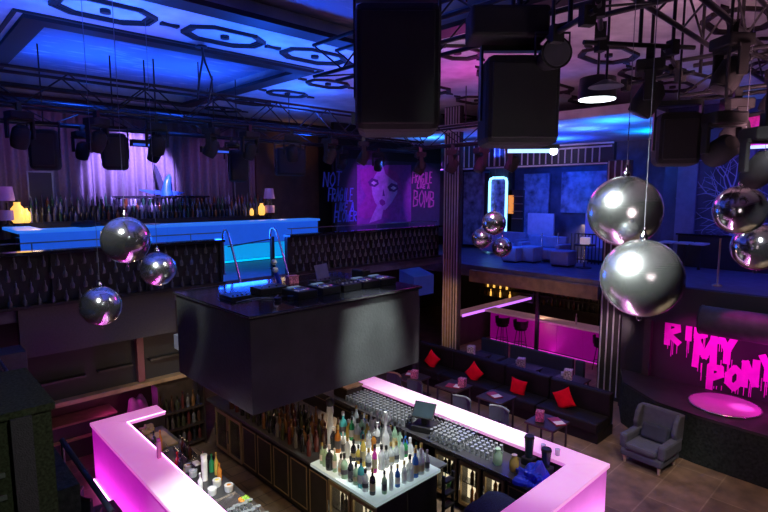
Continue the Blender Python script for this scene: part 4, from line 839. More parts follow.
for i in range(nn+1):
    for j in range(nn+1):
        u, v = 2*i/nn-1, 2*j/nn-1; r_ = max(abs(u),abs(v)); z = .90+.10*math.sqrt(max(0,1-(u*u+v*v)*.7))-.02+.02*math.sin(6*u+2)*math.sin(5*v) if r_ < .8 else .90-.5*(r_-.8)/.2*(.8+.2*math.sin(8*u+7*v)); vs.append((u*.44, v*.34, z-.13))
for i in range(nn):
    for j in range(nn): a = i*(nn+1)+j; fs.append((a,a+1,a+nn+2,a+nn+1))
mb.add(vs, fs, True); c_ = obj('cloth', mb, M['denim'], cw); sd = c_.modifiers.new('solid','SOLIDIFY'); sd.thickness = .01
# ---- left bench with bar tools
lbn = thing('prep_bench', 'narrow dark preparation bench inside the left counter', 'worktop', (3.11,6.5,.84)); obj('worktop', MB().box(-.27,.29,-2.95,2.95,0,.05), M['workt'], lbn, .004); obj('front', MB().box(.20,.22,-2.95,2.95,-.80,0), M['cabinet'], lbn)
obj('leg', MB().box(-.2,-.15,-2.9,-2.85,-.83,0), M['blackmetal'], lbn); obj('leg', MB().box(-.2,-.15,2.85,2.9,-.83,0), M['blackmetal'], lbn)
ZB = .892
t = thing('cutting_board', 'pale wooden cutting board at the far end of the left bench', 'board', (3.18,8.85,ZB)); obj('board', MB().box(-.14,.14,-.32,.32,0,.03), M['woodlit'], t, .005); 
blob('bread_heap', M['woodlit'], 'heap of brown garnish in a dish at the far end of the left bench', 'food', (3.1,9.32,ZB), .12,.12,.09, 5, .3)
t = thing('cup_stack', 'tall stack of white paper cups on the left bench', 'cups', (3.14,7.13,ZB)); obj('stack', MB().lathe([(.04,0),(.045,.30),(.047,.31),(.043,.31),(.047,.38),(.046,.40)],16), M['paper'], t)
t = thing('square_bottle', 'pink lit square bottle standing on the left counter edge', 'bottle', (2.76,7.85,1.102)); obj('body', MB().box(-.03,.03,-.03,.03,0,.26), mat('pink_glass',(.8,.25,.6),.2), t, .008); obj('cap', MB().box(-.02,.02,-.02,.02,.26,.31), mat('magenta_cap',(.6,.05,.5),.4), t)
t = thing('bottle_rail', 'metal rack holding a row of short bottles on the left bench', 'rack', (3.24,8.05,ZB)); obj('rail', MB().box(-.08,.08,-.26,.26,0,.03).box(-.09,-.08,-.26,.26,.03,.09).box(.08,.09,-.26,.26,.03,.09), M['steel'], t)
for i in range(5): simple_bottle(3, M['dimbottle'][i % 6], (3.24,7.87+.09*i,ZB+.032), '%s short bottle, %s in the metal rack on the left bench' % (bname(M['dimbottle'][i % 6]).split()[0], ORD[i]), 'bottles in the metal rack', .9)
for i,(x,y,c,l) in enumerate(((3.08,7.55,'amber','amber garnish pot beside the cup stack'),(3.2,6.86,'yellow','yellow garnish pot nearest the cup stack'),(3.26,6.62,'amber','orange garnish pot beside the ice scoop'),(3.05,6.7,'clear','clear mixing glass beside the yellow garnish pot'),(3.06,7.35,'clear','clear mixing glass in front of the cup stack'))):
    t = thing('garnish_pot', l, 'pot', (x,y,ZB)); obj('pot', MB().lathe([(.05,0),(.06,.02),(.062,.10)],14), M['clear'], t); obj('filling', MB().sphere((0,0,.075),.052,12,8,(1,1,.6)), BM[c] if c != 'clear' else M['paper'], t)
for i,(x,y,kd,c,l) in enumerate(((2.96,8.62,0,'dark','dark bottle beside the cutting board'),(3.02,8.5,2,'amber','amber bottle beside the ladle'),(2.98,7.72,1,'red','red syrup bottle in front of the metal rack'),(2.98,7.6,0,'dark','dark bottle left of the amber garnish pot'),(3.33,7.3,1,'green','green bottle behind the white cup stack'),(3.34,7.16,2,'yellow','yellow bottle behind the white cup stack'),(3.3,6.98,3,'amber','amber bottle near the yellow garnish pot'),(2.97,6.9,3,'clear','clear bottle in front of the yellow garnish pot'))): simple_bottle(kd, BM[c], (x,y,ZB), l, 'bottles on the left bench')
t = thing('straw_box', 'black box of straws and napkins behind the metal rack on the left bench', 'box', (3.2,7.45,ZB)); obj('box', MB().box(-.1,.1,-.08,.08,0,.12), M['black'], t); obj('napkins', MB().box(-.08,0,-.06,.06,.12,.15), M['paper'], t)
for k_ in range(6): obj('straw', MB().tube([(.04+.006*k_,-.04+.015*k_,.1),(.03+.012*k_,-.05+.02*k_,.26)],.004,5), M['red'] if k_ % 2 else M['paper'], t)
for i in range(9): tag(obj('lime', MB().sphere((0,0,0),.028,12,8,(1,1,.9)), M['limegreen'] if i % 3 else M['orange']), ('green lime' if i % 3 else 'orange fruit')+', %s in the fruit pile by the steel tray' % ORD[i], 'fruit', 'fruit by the steel tray').location = (3.30+.055*(i % 3-1)*.8, 6.18+.055*(i//3), ZB+.026)
k = 0
for r_ in range(4):
    for i in range(7):
        k += 1; dup(gp[i % 2], (2.97+.09*r_, 6.05-.10*i+.02*(r_ % 2), ZB), 0, ('upturned stem glass' if i % 2 else 'upturned tumbler')+' in the %s row on the left bench' % ORD[r_], 'glasses on the left bench')
single('metal_tray', MB().box(-.17,.17,-.14,.14,0,.012).box(-.17,.17,-.15,-.14,0,.03).box(-.17,.17,.14,.15,0,.03), M['steel'], 'shallow steel tray before the glasses on the left bench', 'tray', None, (3.14,6.36,ZB))
t = thing('ladle', 'long steel ladle lying beside the cutting board', 'ladle', (3.05,8.35,ZB)); obj('bowl', MB().lathe([(.02,0),(.05,.03),(.05,.035)],12), M['steel'], t); obj('handle', MB().tube([(.04,0,.03),(.1,.26,.03)],.008,6), M['steel'], t)
t = thing('black_bin', 'black open bin behind the left bench', 'bin', (3.62,8.3,.012)); obj('body', MB().lathe([(.16,0),(.2,.55),(.21,.56),(.185,.55),(.15,.05)],16), M['black'], t)
t = thing('rack_of_bottles', 'dark shelf rack of bottles at the far end of the bar', 'rack', (4.0,10.02,.0))
obj('back', MB().box(-.45,.45,.20,.23,0,1.42), M['darkwood'], t)
for z in (.12,.48,.84): obj('board', MB().box(-.45,.45,-.06,.20,z-.03,z), M['darkwood'], t)
for s in (-1,1): obj('upright', MB().box(s*.45-.015,s*.45+.015,-.06,.23,0,1.42), M['darkwood'], t)
for r_, z in enumerate((.12,.48,.84)):
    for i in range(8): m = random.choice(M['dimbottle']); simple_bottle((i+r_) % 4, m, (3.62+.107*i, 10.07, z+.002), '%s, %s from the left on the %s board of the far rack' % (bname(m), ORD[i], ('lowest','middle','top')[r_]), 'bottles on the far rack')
# alcove under the gallery, behind the bar
blob('sack', mat('pink_lit_sack',(.6,.3,.5),.7), 'lumpy pale sack lit pink in the alcove behind the bar', 'sack', (3.55,11.2,.02), .26,.2,.62, 9, .15)  # pink alcove light is put into the colour of this pale sack
single('poster_board', MB().box(-.16,.16,-.02,.02,0,1.25).box(-.14,-.1,.02,.3,0,.03).box(.1,.14,.02,.3,0,.03), mat('pink_lit_board',(.6,.3,.5),.6), 'pale upright board lit pink beside the sack', 'board', None, (4.05,11.3,.0))  # board colour carries the pink light of the alcove
t = thing('low_cabinet', 'low cabinet with lit pink ledges in the alcove at left', 'cabinet', (2.2,11.3,0)); obj('body', MB().box(-.6,.9,-.2,.3,0,.7), M['cabinet'], t); obj('ledge', MB().box(-.62,.92,-.24,.3,.7,.74), M['woodlit'], t); obj('ledge', MB().box(-.62,.92,-.30,-.2,.4,.43), M['woodlit'], t)
# stools on the left side of the bar
barchair(1.92,7.75,PI,'dark chair at the left counter, farther one',M['darkwood']); barchair(1.95,7.0,PI,'dark chair at the left counter, nearer one',M['darkwood'])
# dark blue stair rail at the left foreground
sr = thing('stair_rail', 'dark blue sloping rail between the stair pier and the left stools', 'rail', (1.35,7.2,0)); a = P(62,440,y=7.6); b_ = P(112,512,y=6.3)
obj('rail', MB().tube([(a.x-1.35,a.y-7.2,a.z),(b_.x-1.35,b_.y-7.2,b_.z)], .035, 8), M['dark_fabric'], sr)
for q_ in (a, b_): obj('post', MB().tube([(q_.x-1.35,q_.y-7.2,0),(q_.x-1.35,q_.y-7.2,q_.z)], .02, 6), M['blackmetal'], sr)
er = thing('landing_rail', 'thin blue grey rail along the edge of the left landing', 'rail', (.95,7,2.92)); obj('rail', MB().tube([(0,2.7,.03),(0,-.55,.03)], .022, 8), M['rail'], er); obj('end_knob', MB().sphere((0,-.58,.03),.04,10,8), M['chrome'], er)
# ================================================================ DJ BOOTH
bt = thing('dj_booth', 'large dark grey hanging DJ booth above the bar', 'booth', (4.46,6.4,2.5))
obj('body', MB().box(-1.49,1.37,-1.05,1.05,0,1.15), M['charcoal'], bt, .006); obj('deck', MB().box(-1.52,1.40,-1.08,1.06,1.16,1.20), M['blackgloss'], bt, .004); obj('edge_trim', MB().box(-1.525,1.405,-1.085,-1.08,1.17,1.19).box(-1.525,-1.52,-1.08,1.06,1.17,1.19), M['steel'], bt)
obj('shadow_gap', MB().box(-1.47,1.35,-1.03,1.04,1.15,1.16), M['black'], bt)
for x in (-.9,.9): obj('support_beam', MB().box(x-.06,x+.06,-.9,2.6,-.06,-.0), M['blackmetal'], bt)
DZ = 3.702
def player(x, y, lab):
    t = thing('media_player', lab, 'media player', (x,y,DZ)); obj('body', MB().box(-.16,.16,-.2,.2,0,.10), M['blackmetal'], t, .01); obj('platter', MB().lathe([(.11,.10),(.11,.115),(.03,.118)],20,(0,-.04,0)), M['steel'], t); s_ = obj('display', MB().box(-.09,.09,.11,.18,.10,.115), mat('player_display',(.1,.12,.15),.3,em=(.3,.5,.8),es=.25), t)
    for k in range(2): obj('button', MB().lathe([(.018,.10),(.018,.112)],8,(-.13,-.15+.06*k,0)), M['lab_white'], t)
xs = [4.05,4.45,5.2,5.55]
for x, l in zip(xs,('leftmost black media player on the booth deck','media player just left of the mixer on the booth deck','media player just right of the mixer on the booth deck','rightmost black media player on the booth deck')): player(x, 5.92, l)
t = thing('mixer', 'black DJ mixer in the middle of the booth deck', 'mixer', (4.83,5.92,DZ)); obj('body', MB().box(-.17,.17,-.2,.2,0,.10), M['blackmetal'], t, .01)
for i in range(4):
    for j in range(5): obj('knob', MB().lathe([(.012,.10),(.010,.125)],6,(-.12+.08*i,-.02+.045*j,0)), M['steel'] if (i+j) % 2 else M['rail'], t)
    obj('fader', MB().box(-.13+.08*i,-.11+.08*i,-.13,-.10,.10,.12), M['lab_white'], t)
t = thing('laptop', 'dark laptop open at the back of the booth deck', 'laptop', (5.2,6.75,DZ), .3); obj('keyboard', MB().box(-.17,.17,-.12,.12,0,.02), M['blackmetal'], t); obj('lid', MB().obox(Matrix.Translation((0,.15,.12)) @ Matrix.Rotation(math.radians(-15),4,'X'), .34, .012, .24), M['rail'], t)
t = thing('card_box', 'small pink box at the back of the booth deck', 'box', (4.55,6.85,DZ)); obj('box', MB().box(-.09,.09,-.05,.05,0,.11), M['pink_card'], t, .004); obj('lid', MB().box(-.095,.095,-.055,.055,.11,.125), M['pink_card'], t)
t = thing('desk_lamp', 'small lamp with pale ball joints and blue arm on the booth deck', 'lamp', (4.22,6.75,DZ)); obj('base', MB().lathe([(.08,0),(.08,.02)],14), M['black'], t); obj('arm', MB().tube([(.05,0,.02),(-.02,0,.22)],.035,8), M['bluebag'], t); obj('ball', MB().sphere((-.03,0,.26),.045,12,8), M['paper'], t); obj('ball', MB().sphere((-.05,.0,.38),.045,12,8), M['paper'], t); obj('stalk', MB().tube([(-.03,0,.28),(-.05,0,.36)],.012,6), M['steel'], t)
for x, y, w, d, h, l in ((3.9,6.45,.45,.3,.09,'flat black case on the left of the booth deck'),(3.35,6.4,.3,.35,.05,'flat black box near the left corner of the booth deck'),(5.75,6.6,.16,.3,.12,'black effects unit at the right end of the booth deck'),(4.85,6.5,.35,.2,.07,'low black equipment box behind the mixer')):
    t = thing('equipment_box', l, 'equipment', (x,y,DZ)); obj('case', MB().box(-w/2,w/2,-d/2,d/2,0,h), M['blackmetal'], t, .008)
    for k in range(4): obj('knob', MB().lathe([(.014,h),(.012,h+.02)],8,(-w/2+.05+(w-.1)*k/3,-d/2+.06,0)), M['steel'], t)
t = thing('headphones', 'black headphones lying on the booth deck near the front left', 'headphones', (3.75,5.85,DZ)); obj('band', MB().tube([(.10*math.cos(a),.10*math.sin(a),.03) for a in [PI*k/10 for k in range(11)]],.010,6), M['black'], t)
for s in (-1,1): obj('ear_cup', MB().lathe([(.045,0),(.05,.02),(.045,.045)],14,(s*.10,-.01,0)), M['blackmetal'], t)
single('booth_cable', MB().tube([(3.2,6.1,DZ+.008),(3.5,6.2,DZ+.008),(3.7,6.0,DZ+.008),(3.85,6.15,DZ+.008)],.008,6), M['rail'], 'thin grey cable on the left of the booth deck', 'cable')
p = P(418,279,y=8.7); t = thing('monitor_speaker', 'small monitor speaker with a sloping blue lit top behind the booth', 'speaker', (p.x,8.75,2.62)); obj('cabinet', MB().prism([(-.25,0),(.25,0),(.25,.62),(-.25,.48)], lambda u,v: (-.36,u,v), lambda u,v: (.36,u,v)), mat('blue_lit_case',(.02,.06,.30),.4), t, .01); obj('stand', MB().box(-.06,.06,-.06,.06,-2.60,0), M['black'], t); obj('stand_foot', MB().box(-.3,.3,-.25,.25,-2.618,-2.59), M['black'], t)  # case coloured blue in place of blue light falling on it
# ================================================================ MIRROR BALLS
def ball(px, py, R, rp, lab, rz):
    c = CAM + (fw + rt*(px-CX)/F - upv*(py-CY)/F)*(R*F/rp); t = thing('mirror_ball', lab, 'mirror ball', c, rz, 'mirror balls hanging over the room')
    obj('ball', MB().sphere((0,0,0),R,72,40), M['mirror' if R > .28 or abs(px-158) < 2 or abs(px-482) < 2 else 'mirror_small'], t); obj('collar', MB().lathe([(.03,R-.01),(.03,R+.03),(.012,R+.05),(.012,R+.09)],10), M['chrome'], t); obj('cable', MB().tube([(0,0,R+.09),(0,0,7.5-c.z)],.0035,5), M['rail'], t); obj('ring', MB().tube([(0,.02*math.cos(2*PI*k/10),-R-.015+.02*math.sin(2*PI*k/10)) for k in range(10)],.005,5,True), M['chrome'], t)
ball(126,240,.25,23.3,'upper left of three mirror balls above the left balustrade',.3); ball(158,269,.25,17,'pale topped mirror ball right of the three over the balustrade',.9); ball(101,306,.25,19.6,'lowest dark mirror ball before the grey gallery panel',1.4)
ball(494,223,.25,12,'topmost of three small mirror balls before the blue lounge',.2); ball(482,238,.25,10.3,'left pale one of three small mirror balls before the blue lounge',.7); ball(502,247,.25,10,'lowest of three small mirror balls before the blue lounge',1.9)
ball(624.5,211.5,.30,35.2,'upper of the two biggest mirror balls at right',.5); ball(641.5,278,.30,38.8,'lower and nearest of the two biggest mirror balls at right',.1); ball(739.5,210,.25,24.3,'upper mirror ball of the pair at the right edge',.8); ball(757,247,.26,23.3,'lower mirror ball of the pair, cut by the right edge',.4)
# ================================================================ TRUSSES
def truss(p0, p1, w, h, lab, bay=.62, hang=True):
    p0, p1 = Vector(p0), Vector(p1); d = p1-p0; L = d.length; d.normalize(); s = Vector((-d.y, d.x, 0))
    t = thing('truss', lab, 'truss', p0); C4 = [s*a*w/2 + Vector((0,0,b_*h)) for a in (-1,1) for b_ in (0,1)]
    for c in C4: obj('chord', MB().tube([c, c+d*L], .026, 8), M['blackmetal'], t)
    n = int(L/bay); e = L/n
    for i in range(n):
        for a in (-1,1):
            lo = s*a*w/2; hi = lo+Vector((0,0,h)); A_, B_ = (lo, hi) if i % 2 else (hi, lo); obj('brace', MB().tube([A_+d*e*i, B_+d*e*(i+1)], .013, 5), M['blackmetal'], t)
        if i % 2: obj('cross_brace', MB().tube([-s*w/2+d*e*i, s*w/2+d*e*(i+1)], .012, 5), M['blackmetal'], t)
    if hang:
        for k in (.15,.5,.85): obj('hanger', MB().tube([d*L*k+Vector((0,0,h)), d*L*k+Vector((0,0,7.52-p0.z))], .012, 5), M['blackmetal'], t)
    return t
truss((-1.5,9.75,6.42),(10.5,9.75,6.42),.45,.52,'long lattice truss across the left ceiling below the blue sky panel')
truss((-1.5,12.0,6.42),(13.0,12.0,6.42),.4,.40,'rear lattice truss before the curtain wall',.8)
truss((3.2,1.75,6.75),(14.5,1.75,6.75),.4,.45,'lattice truss running away along the right ceiling',.7)
truss((7.4,-1.0,6.28),(7.4,2.3,6.28),.4,.42,'near lattice truss crossing above the large mirror balls',.6)
truss((4.75,1.2,6.72),(4.75,6.2,6.72),.4,.42,'short lattice truss above the two large speakers',.6)
truss((9.8,5.6,6.2),(9.8,9.6,6.2),.4,.42,'farther lattice truss across the right ceiling',.65)
def chain(x, y, z0, lab): single('cable_bunch', MB().tube([(x,y,7.46),(x+.02,y,7.3),(x-.05,y+.03,z0+.3),(x-.10,y,z0)],.018,6).tube([(x,y,7.46),(x+.05,y,7.2),(x+.16,y,z0+.35),(x+.10,y+.02,z0)],.018,6).lathe([(.09,0),(.09,.03)],10,(x,y,7.42)), M['blackmetal'], lab, 'cable')
chain(3.95,8.4,6.6,'bunch of cables hanging from the octagon ornament above the left truss')
# ---- speakers
def bigspeaker(c, w, d, h, rz, lab):
    t = thing('hanging_speaker', lab, 'speaker', (c.x,c.y,c.z-h/2), rz); obj('cabinet', MB().box(-w/2,w/2,-d/2,d/2,0,h), M['speaker'], t, .07, ) ; obj('grille', MB().box(-w/2+.05,w/2-.05,-d/2-.012,-d/2+.01,.06,h-.08), M['grille'], t, .03)
    f_ = obj('frame', MB().box(-w/2-.02,-w/2,-.05,.05,h*.3,h+.10).box(w/2,w/2+.02,-.05,.05,h*.3,h+.10).box(-w/2-.02,w/2+.02,-.05,.05,h+.08,h+.13), M['blackmetal'], t); obj('hanger', MB().tube([(0,0,h+.12),(0,0,7.5-c.z+h/2)],.012 if w < .6 or h < .7 else .03,8), M['blackmetal'], t); return t
bigspeaker(P(397,74,d=4.4), .68,.55,1.00,AZ-PI/2,'largest hanging black speaker at the top centre')
bigspeaker(P(517,104,d=5.2), .70,.55,.83,AZ-PI/2,'second large hanging black speaker, right of the largest one')
k = thing('lighting_control_box', 'black flat housing hung above the second large speaker', 'housing', P(512,52,d=5.0), AZ-PI/2); obj('case', MB().box(-.42,.30,-.2,.2,-.14,.14), M['speaker'], k, .03); obj('hanger', MB().tube([(0,0,.14),(0,0,1.15)],.02,6), M['blackmetal'], k)
k.location.z = 6.66
for px, py, w, h, Y, lab in ((45,150,.42,.66,10.3,'left hanging black speaker before the curtain'),(115,152,.42,.64,10.3,'second hanging black speaker before the curtain, above the left mirror balls'),(238,166,.4,.68,10.6,'third hanging black speaker, before the drape edge'),(290,162,.72,.66,11.0,'wide hanging black speaker before the amber wall')):
    bigspeaker(P(px,py,y=Y), w,.4,h,-.35,lab)
bigspeaker(P(676,140,d=5.6), .42,.4,.55,AZ-PI/2-.3,'hanging black speaker at right below the rigging')
# ---- moving heads and lamps
def mhead(loc, rz, tilt, lab):
    t = thing('moving_head_light', lab, 'stage light', loc, rz); obj('base', MB().box(-.16,.16,-.13,.13,-.12,0), M['speaker'], t, .02); obj('clamp', MB().box(-.03,.03,-.04,.04,0,.13), M['blackmetal'], t)
    y_ = obj('yoke', MB().box(-.19,-.15,-.05,.05,-.40,-.10).box(.15,.19,-.05,.05,-.40,-.10).box(-.19,.19,-.06,.06,-.14,-.10), M['speaker'], t, .01)
    R_ = Matrix.Translation((0,0,-.36)) @ Matrix.Rotation(tilt,4,'X'); hd_ = MB().lathe([(.07,.16),(.12,.10),(.13,-.08),(.11,-.17)],16); hd_.v = [tuple(R_ @ Vector(v)) for v in hd_.v]; h_ = obj('head', hd_, M['speaker'], t)
    ln = MB().lathe([(.09,-.172),(.095,-.18)],16); ln.v = [tuple(R_ @ Vector(v)) for v in ln.v]; obj('lens', ln, M['rail'], h_); return t
base = mhead((1.6,9.525,6.30), .2, .5, 'leftmost moving head light under the left truss')
for i,(x, rz) in enumerate(((2.65,.5),(3.6,-.3),(4.6,.8),(5.4,.1),(6.4,-.6),(7.4,.4),(8.4,.9))): dup(base, (x,9.525,6.30), rz, '%s moving head light from the left under the left truss' % ORD[i+1])
for i,(x, rz) in enumerate(((3.0,.1),(4.4,.7),(6.2,-.4),(7.9,.3),(9.6,.2),(11.0,-.5))): dup(base, (x,11.8,6.30), rz, '%s moving head light from the left under the rear truss' % ORD[i])
for i,(y, rz) in enumerate(((-.5,1.2),(.3,.2),(1.0,2.0),(1.7,.6))): dup(base, (7.2,y,6.16), rz, '%s moving head light from the right under the truss above the large mirror balls' % ORD[i])
for i,(y, rz) in enumerate(((6.2,.3),(7.0,1.1),(7.8,.5),(8.8,.9))): dup(base, (9.6,y,6.08), rz, '%s moving head light from the right under the farther right truss' % ORD[i])
for i,(x, rz) in enumerate(((6.2,.9),(8.3,.2),(9.2,1.3),(11.4,.3))): dup(base, (x,1.55,6.63), rz, '%s moving head light from the near end of the receding right truss' % ORD[i])
p = P(722,150,d=5.2); t = mhead((p.x,p.y,p.z+.36), AZ-PI/2, 1.2, 'moving head light with a greenish lit face at right'); obj('drop_pole', MB().tube([(0,0,.12),(0,0,7.5-p.z-.36)],.016,6), M['blackmetal'], t)
p = P(762,168,d=4.8); t = mhead((p.x,p.y,p.z+.36), AZ-PI/2, .9, 'moving head light cut by the right edge of the view'); obj('drop_pole', MB().tube([(0,0,.12),(0,0,7.5-p.z-.36)],.016,6), M['blackmetal'], t)
p = P(555,54,d=4.6); t = thing('par_lamp', 'round faced grey lamp hung beside the second large speaker', 'lamp', p, AZ-PI/2); hm = MB().tube([(0,.25,0),(0,-.05,0)],[.09,.135],24); obj('housing', hm, M['speaker'], t); obj('lens', MB().tube([(0,-.05,0),(0,-.062,0)],.115,24), M['rail'], t); obj('bracket', MB().tube([(-.15,.08,0),(-.15,.08,.2),(.15,.08,.2),(.15,.08,0)],.012,6), M['blackmetal'], t); obj('drop_pole', MB().tube([(0,.08,.2),(0,.08,7.5-p.z)],.016,6), M['blackmetal'], t)
p = P(597,99,d=6.8); t = thing('downlight_can', 'black can lamp with a glowing white mouth below the blue ceiling', 'lamp', p); obj('can', MB().lathe([(.24,.0),(.22,.26),(.06,.30)],24), M['black'], t); obj('mouth', MB().lathe([(.225,-.012),(.225,-.004)],24), M['lampglow'], t); obj('drop_pole', MB().tube([(0,0,.3),(0,0,7.5-p.z)],.016,6), M['blackmetal'], t)
p = P(606,87,d=5.6); t = thing('flat_lamp', 'pale round flat lamp reflector above the can lamp', 'lamp', p); obj('reflector', MB().lathe([(.05,.07),(.17,.01),(.18,0)],24), M['chair_pale'], t); obj('drop_pole', MB().tube([(0,0,.07),(0,0,7.5-p.z)],.014,6), M['blackmetal'], t)
p = P(157,139,y=10.0); t = thing('flat_lamp', 'pale oval lamp under the left truss before the lit curtain', 'lamp', p); obj('reflector', MB().lathe([(.05,.07),(.15,.01),(.16,0)],24), M['chair_pale'], t); obj('drop_pole', MB().tube([(0,0,.07),(0,0,7.5-p.z)],.014,6), M['blackmetal'], t)
for px, py, Y, lab in ((148,147,10.2,'blue edged batten light under the left truss beside the oval lamp'),(215,153,10.6,'blue edged batten light under the left truss before the drape')):
    p = P(px,py,y=Y); t = thing('batten_light', lab, 'stage light', p); obj('bar', MB().box(-.3,.3,-.06,.06,0,.12), M['black'], t); obj('led_row', MB().box(-.28,.28,-.065,-.06,.01,.05), emis('blue_led_row',(.05,.15,1),.7), t); obj('drop_pole', MB().tube([(0,0,.12),(0,0,7.5-p.z)],.014,6), M['blackmetal'], t)
p = P(536,151,d=7.6); t = thing('strip_light', 'bright bluish white strip light below the second large speaker', 'lamp', p, -AZ); obj('tube', MB().box(-.40,.20,-.025,.025,-.025,.025), emis('cool_strip',(.3,.5,1),2.2), t); obj('lamp_head', MB().sphere((.25,0,.0),.06,12,8), M['lampglow'], t); obj('housing', MB().box(-.42,.32,-.05,.05,.03,.09), M['black'], t); obj('drop_pole', MB().tube([(0,0,.09),(0,0,7.5-p.z)],.014,6), M['blackmetal'], t)
p = P(361,121,d=8.2); t = thing('work_light', 'warm glowing work light beside the largest speaker', 'lamp', p, .4); obj('housing', MB().box(-.14,.14,-.08,.1,-.06,.10), M['black'], t); obj('lamp_face', MB().box(-.12,.12,-.09,-.08,-.05,.08), emis('warm_face',(1,.75,.35),1.4), t); obj('drop_pole', MB().tube([(0,0,.1),(0,0,7.5-p.z)],.014,6), M['blackmetal'], t)
# rigging clutter at the upper right: yokes, tubes and cables
for i,(px,py,d_,L,an) in enumerate(((600,20,4.6,1.0,.4),(640,45,5.2,1.2,-.6),(672,60,5.8,1.2,.2),(570,25,4.2,.7,1.0),(700,75,6.4,1.6,-.2),(735,118,6.2,1.5,.9),(650,80,6.2,1.0,1.4))):
    p = P(px,py,d=d_); t = thing('rigging_bar', 'dark rigging tube among the lights at upper right, %s one' % ORD[i], 'rigging', p, an); obj('tube', MB().tube([(-L/2,0,0),(L/2,0,0)],.024,8), M['blackmetal'], t); obj('drop_pole', MB().tube([(0,0,0),(0,0,max(.1,7.43-p.z))],.02,6), M['blackmetal'], t)
    for s in (-.35,.3): obj('clamp', MB().box(L*s-.04,L*s+.04,-.05,.05,-.08,.06), M['speaker'], t)
    if i == 1: mh = dup(base, (p.x+math.cos(an)*L*.1, p.y+math.sin(an)*L*.1, p.z-.15), an+i, 'moving head light on the %s dark rigging tube at upper right' % ORD[i])
# ================================================================ LIGHT
W = bpy.data.worlds.new('world'); S.world = W; W.use_nodes = True; W.node_tree.nodes['Background'].inputs[0].default_value = (.004,.004,.007,1)
BL = (.012,.10,1); CYN = (.0,.35,1); MAG = (1,.0,.62); PUR = (.45,.08,1); WH = (.92,1,.98); WARM = (1,.68,.38)
# blue wash on the left ceiling
for x, y, e in ((.6,7.6,330),(2.4,7.5,320),(3.0,11.4,360),(5.0,11.4,330),(4.6,7.5,320),(7.2,10.2,330),(6.2,7.7,220),(8.6,12.5,110),(.6,11.6,170)): spot('ceiling_blue', (x,y,6.35), (x,y,7.5), BL, e, 165, 1., .25)
spot('ceiling_blue_spot', (3.0,4.6,6.6), (3.0,4.0,7.7), (.01,.06,1), 150, 150, .9)
# pink and violet on the centre and right ceiling
point('ceiling_pink', (8.6,6.6,6.5), (1,.05,.75), 40, .3); spot('ceiling_dusty', (6.0,1.0,5.6), (9.0,3.0,7.5), (1,.5,.62), 300, 100, .8, .3)
spot('ceiling_dusty_centre', (5.6,4.5,6.0), (8.2,6.6,7.5), (.85,.55,.8), 110, 90, .8, .3)
# strong blue far ceiling beyond the facade
for x, y, e, c in ((13.6,6.6,260,(.02,.08,1)),(13.2,9.0,330,(.02,.07,1)),(15.5,8.4,420,(.01,.06,1)),(12.6,5.4,200,(.01,.16,1)),(15.4,5.4,260,(.0,.2,1)),(12.4,7.2,200,(.06,.16,1)),(12.4,10.8,150,(.03,.2,1))): spot('far_ceiling_blue', (x,y,6.15), (x,y,6.8), c, e, 160, 1., .15)
# lounge
area('lounge_blue_wash', (15.3,9.5,6.0), (15.5,9.3,2.9), (.01,.04,1), 75, 2.5, 4); area('lounge_wall_wash', (15.6,9.5,5.6), (17.8,9.5,4.2), (.01,.12,1), 55, .5, 5)
spot('header_front', (9.6,7.0,6.3), (13.3,7.6,6.5), (.62,.50,1), 300, 46, .8, .2)
# gallery
spot('curtain_violet', (5.0,12.7,7.1), (5.05,15.3,5.6), (.36,.22,1), 3600, 48, .3, .06); spot('curtain_purple', (2.0,12.2,6.9), (3.2,15.3,5.6), (.5,.16,.75), 150, 75, .7); spot('curtain_wash_right', (7.2,12.5,6.8), (7.6,15.3,5.6), (.5,.12,.6), 110, 60, .7)
spot('amber_wall', (9.4,13.6,6.0), (10.3,15.5,6.7), (1,.42,.12), 40, 60, .7); spot('mural_violet', (13.2,10.9,6.0), (13.7,14.4,5.0), (.40,.07,1), 1200, 60, .4); spot('mural_slogan', (11.0,11.6,6.0), (11.8,14.4,4.8), (.06,.15,1), 90, 45, .6); spot('mural_slogan_right', (15.4,11.4,6.0), (16.0,14.4,4.9), (.5,.1,1), 240, 50, .6)
area('gallery_bottle_light', (5.7,13.6,5.6), (5.7,14.6,4.5), (.25,.32,1), 12, 6, .2); point('jar_glow', (2.5,14.0,4.75), WARM, 6, .1); point('jar_glow_right', (8.95,14.0,4.75), WARM, 4, .1)
# ladder gap steps in blue
area('step_blue', (5.7,10.6,4.2), (5.7,9.3,2.9), (.01,.10,1), 30, 1.2, .4)
# balustrade, weak cool front wash
spot('parapet_wash', (5.0,4.5,6.6), (5.2,9.9,3.6), (.95,.95,.85), 130, 100, .8, .3)
# white bar spots
spot('bar_white_island', (4.6,4.6,5.9), (5.1,5.9,1.1), WH, 1200, 26, .7, .1); spot('bench_white', (1.9,2.6,4.6), (3.02,7.0,.9), WH, 900, 10, .9, .05); spot('bar_white_left', (1.0,4.2,6.0), (2.6,6.0,1.0), WH, 2600, 26, 1., .1); spot('bar_white_right', (6.6,3.6,6.0), (7.1,5.9,1.0), (1,.97,.97), 2300, 40, .7, .12)
spot('bar_white_corner', (6.4,2.2,5.9), (7.0,3.6,1.0), (1,.9,.95), 450, 34, .8, .12)
spot('bar_warm_inside', (3.9,5.2,2.4), (3.8,7.6,0), WARM, 80, 95, .8, .1); point('under_booth_warm', (4.9,8.4,2.2), (1,.5,.25), 9, .1); point('far_rack_warm', (3.7,9.4,1.9), (1,.7,.4), 7, .08); point('booth_corner_warm', (6.6,8.6,2.0), (1,.65,.35), 14, .1)
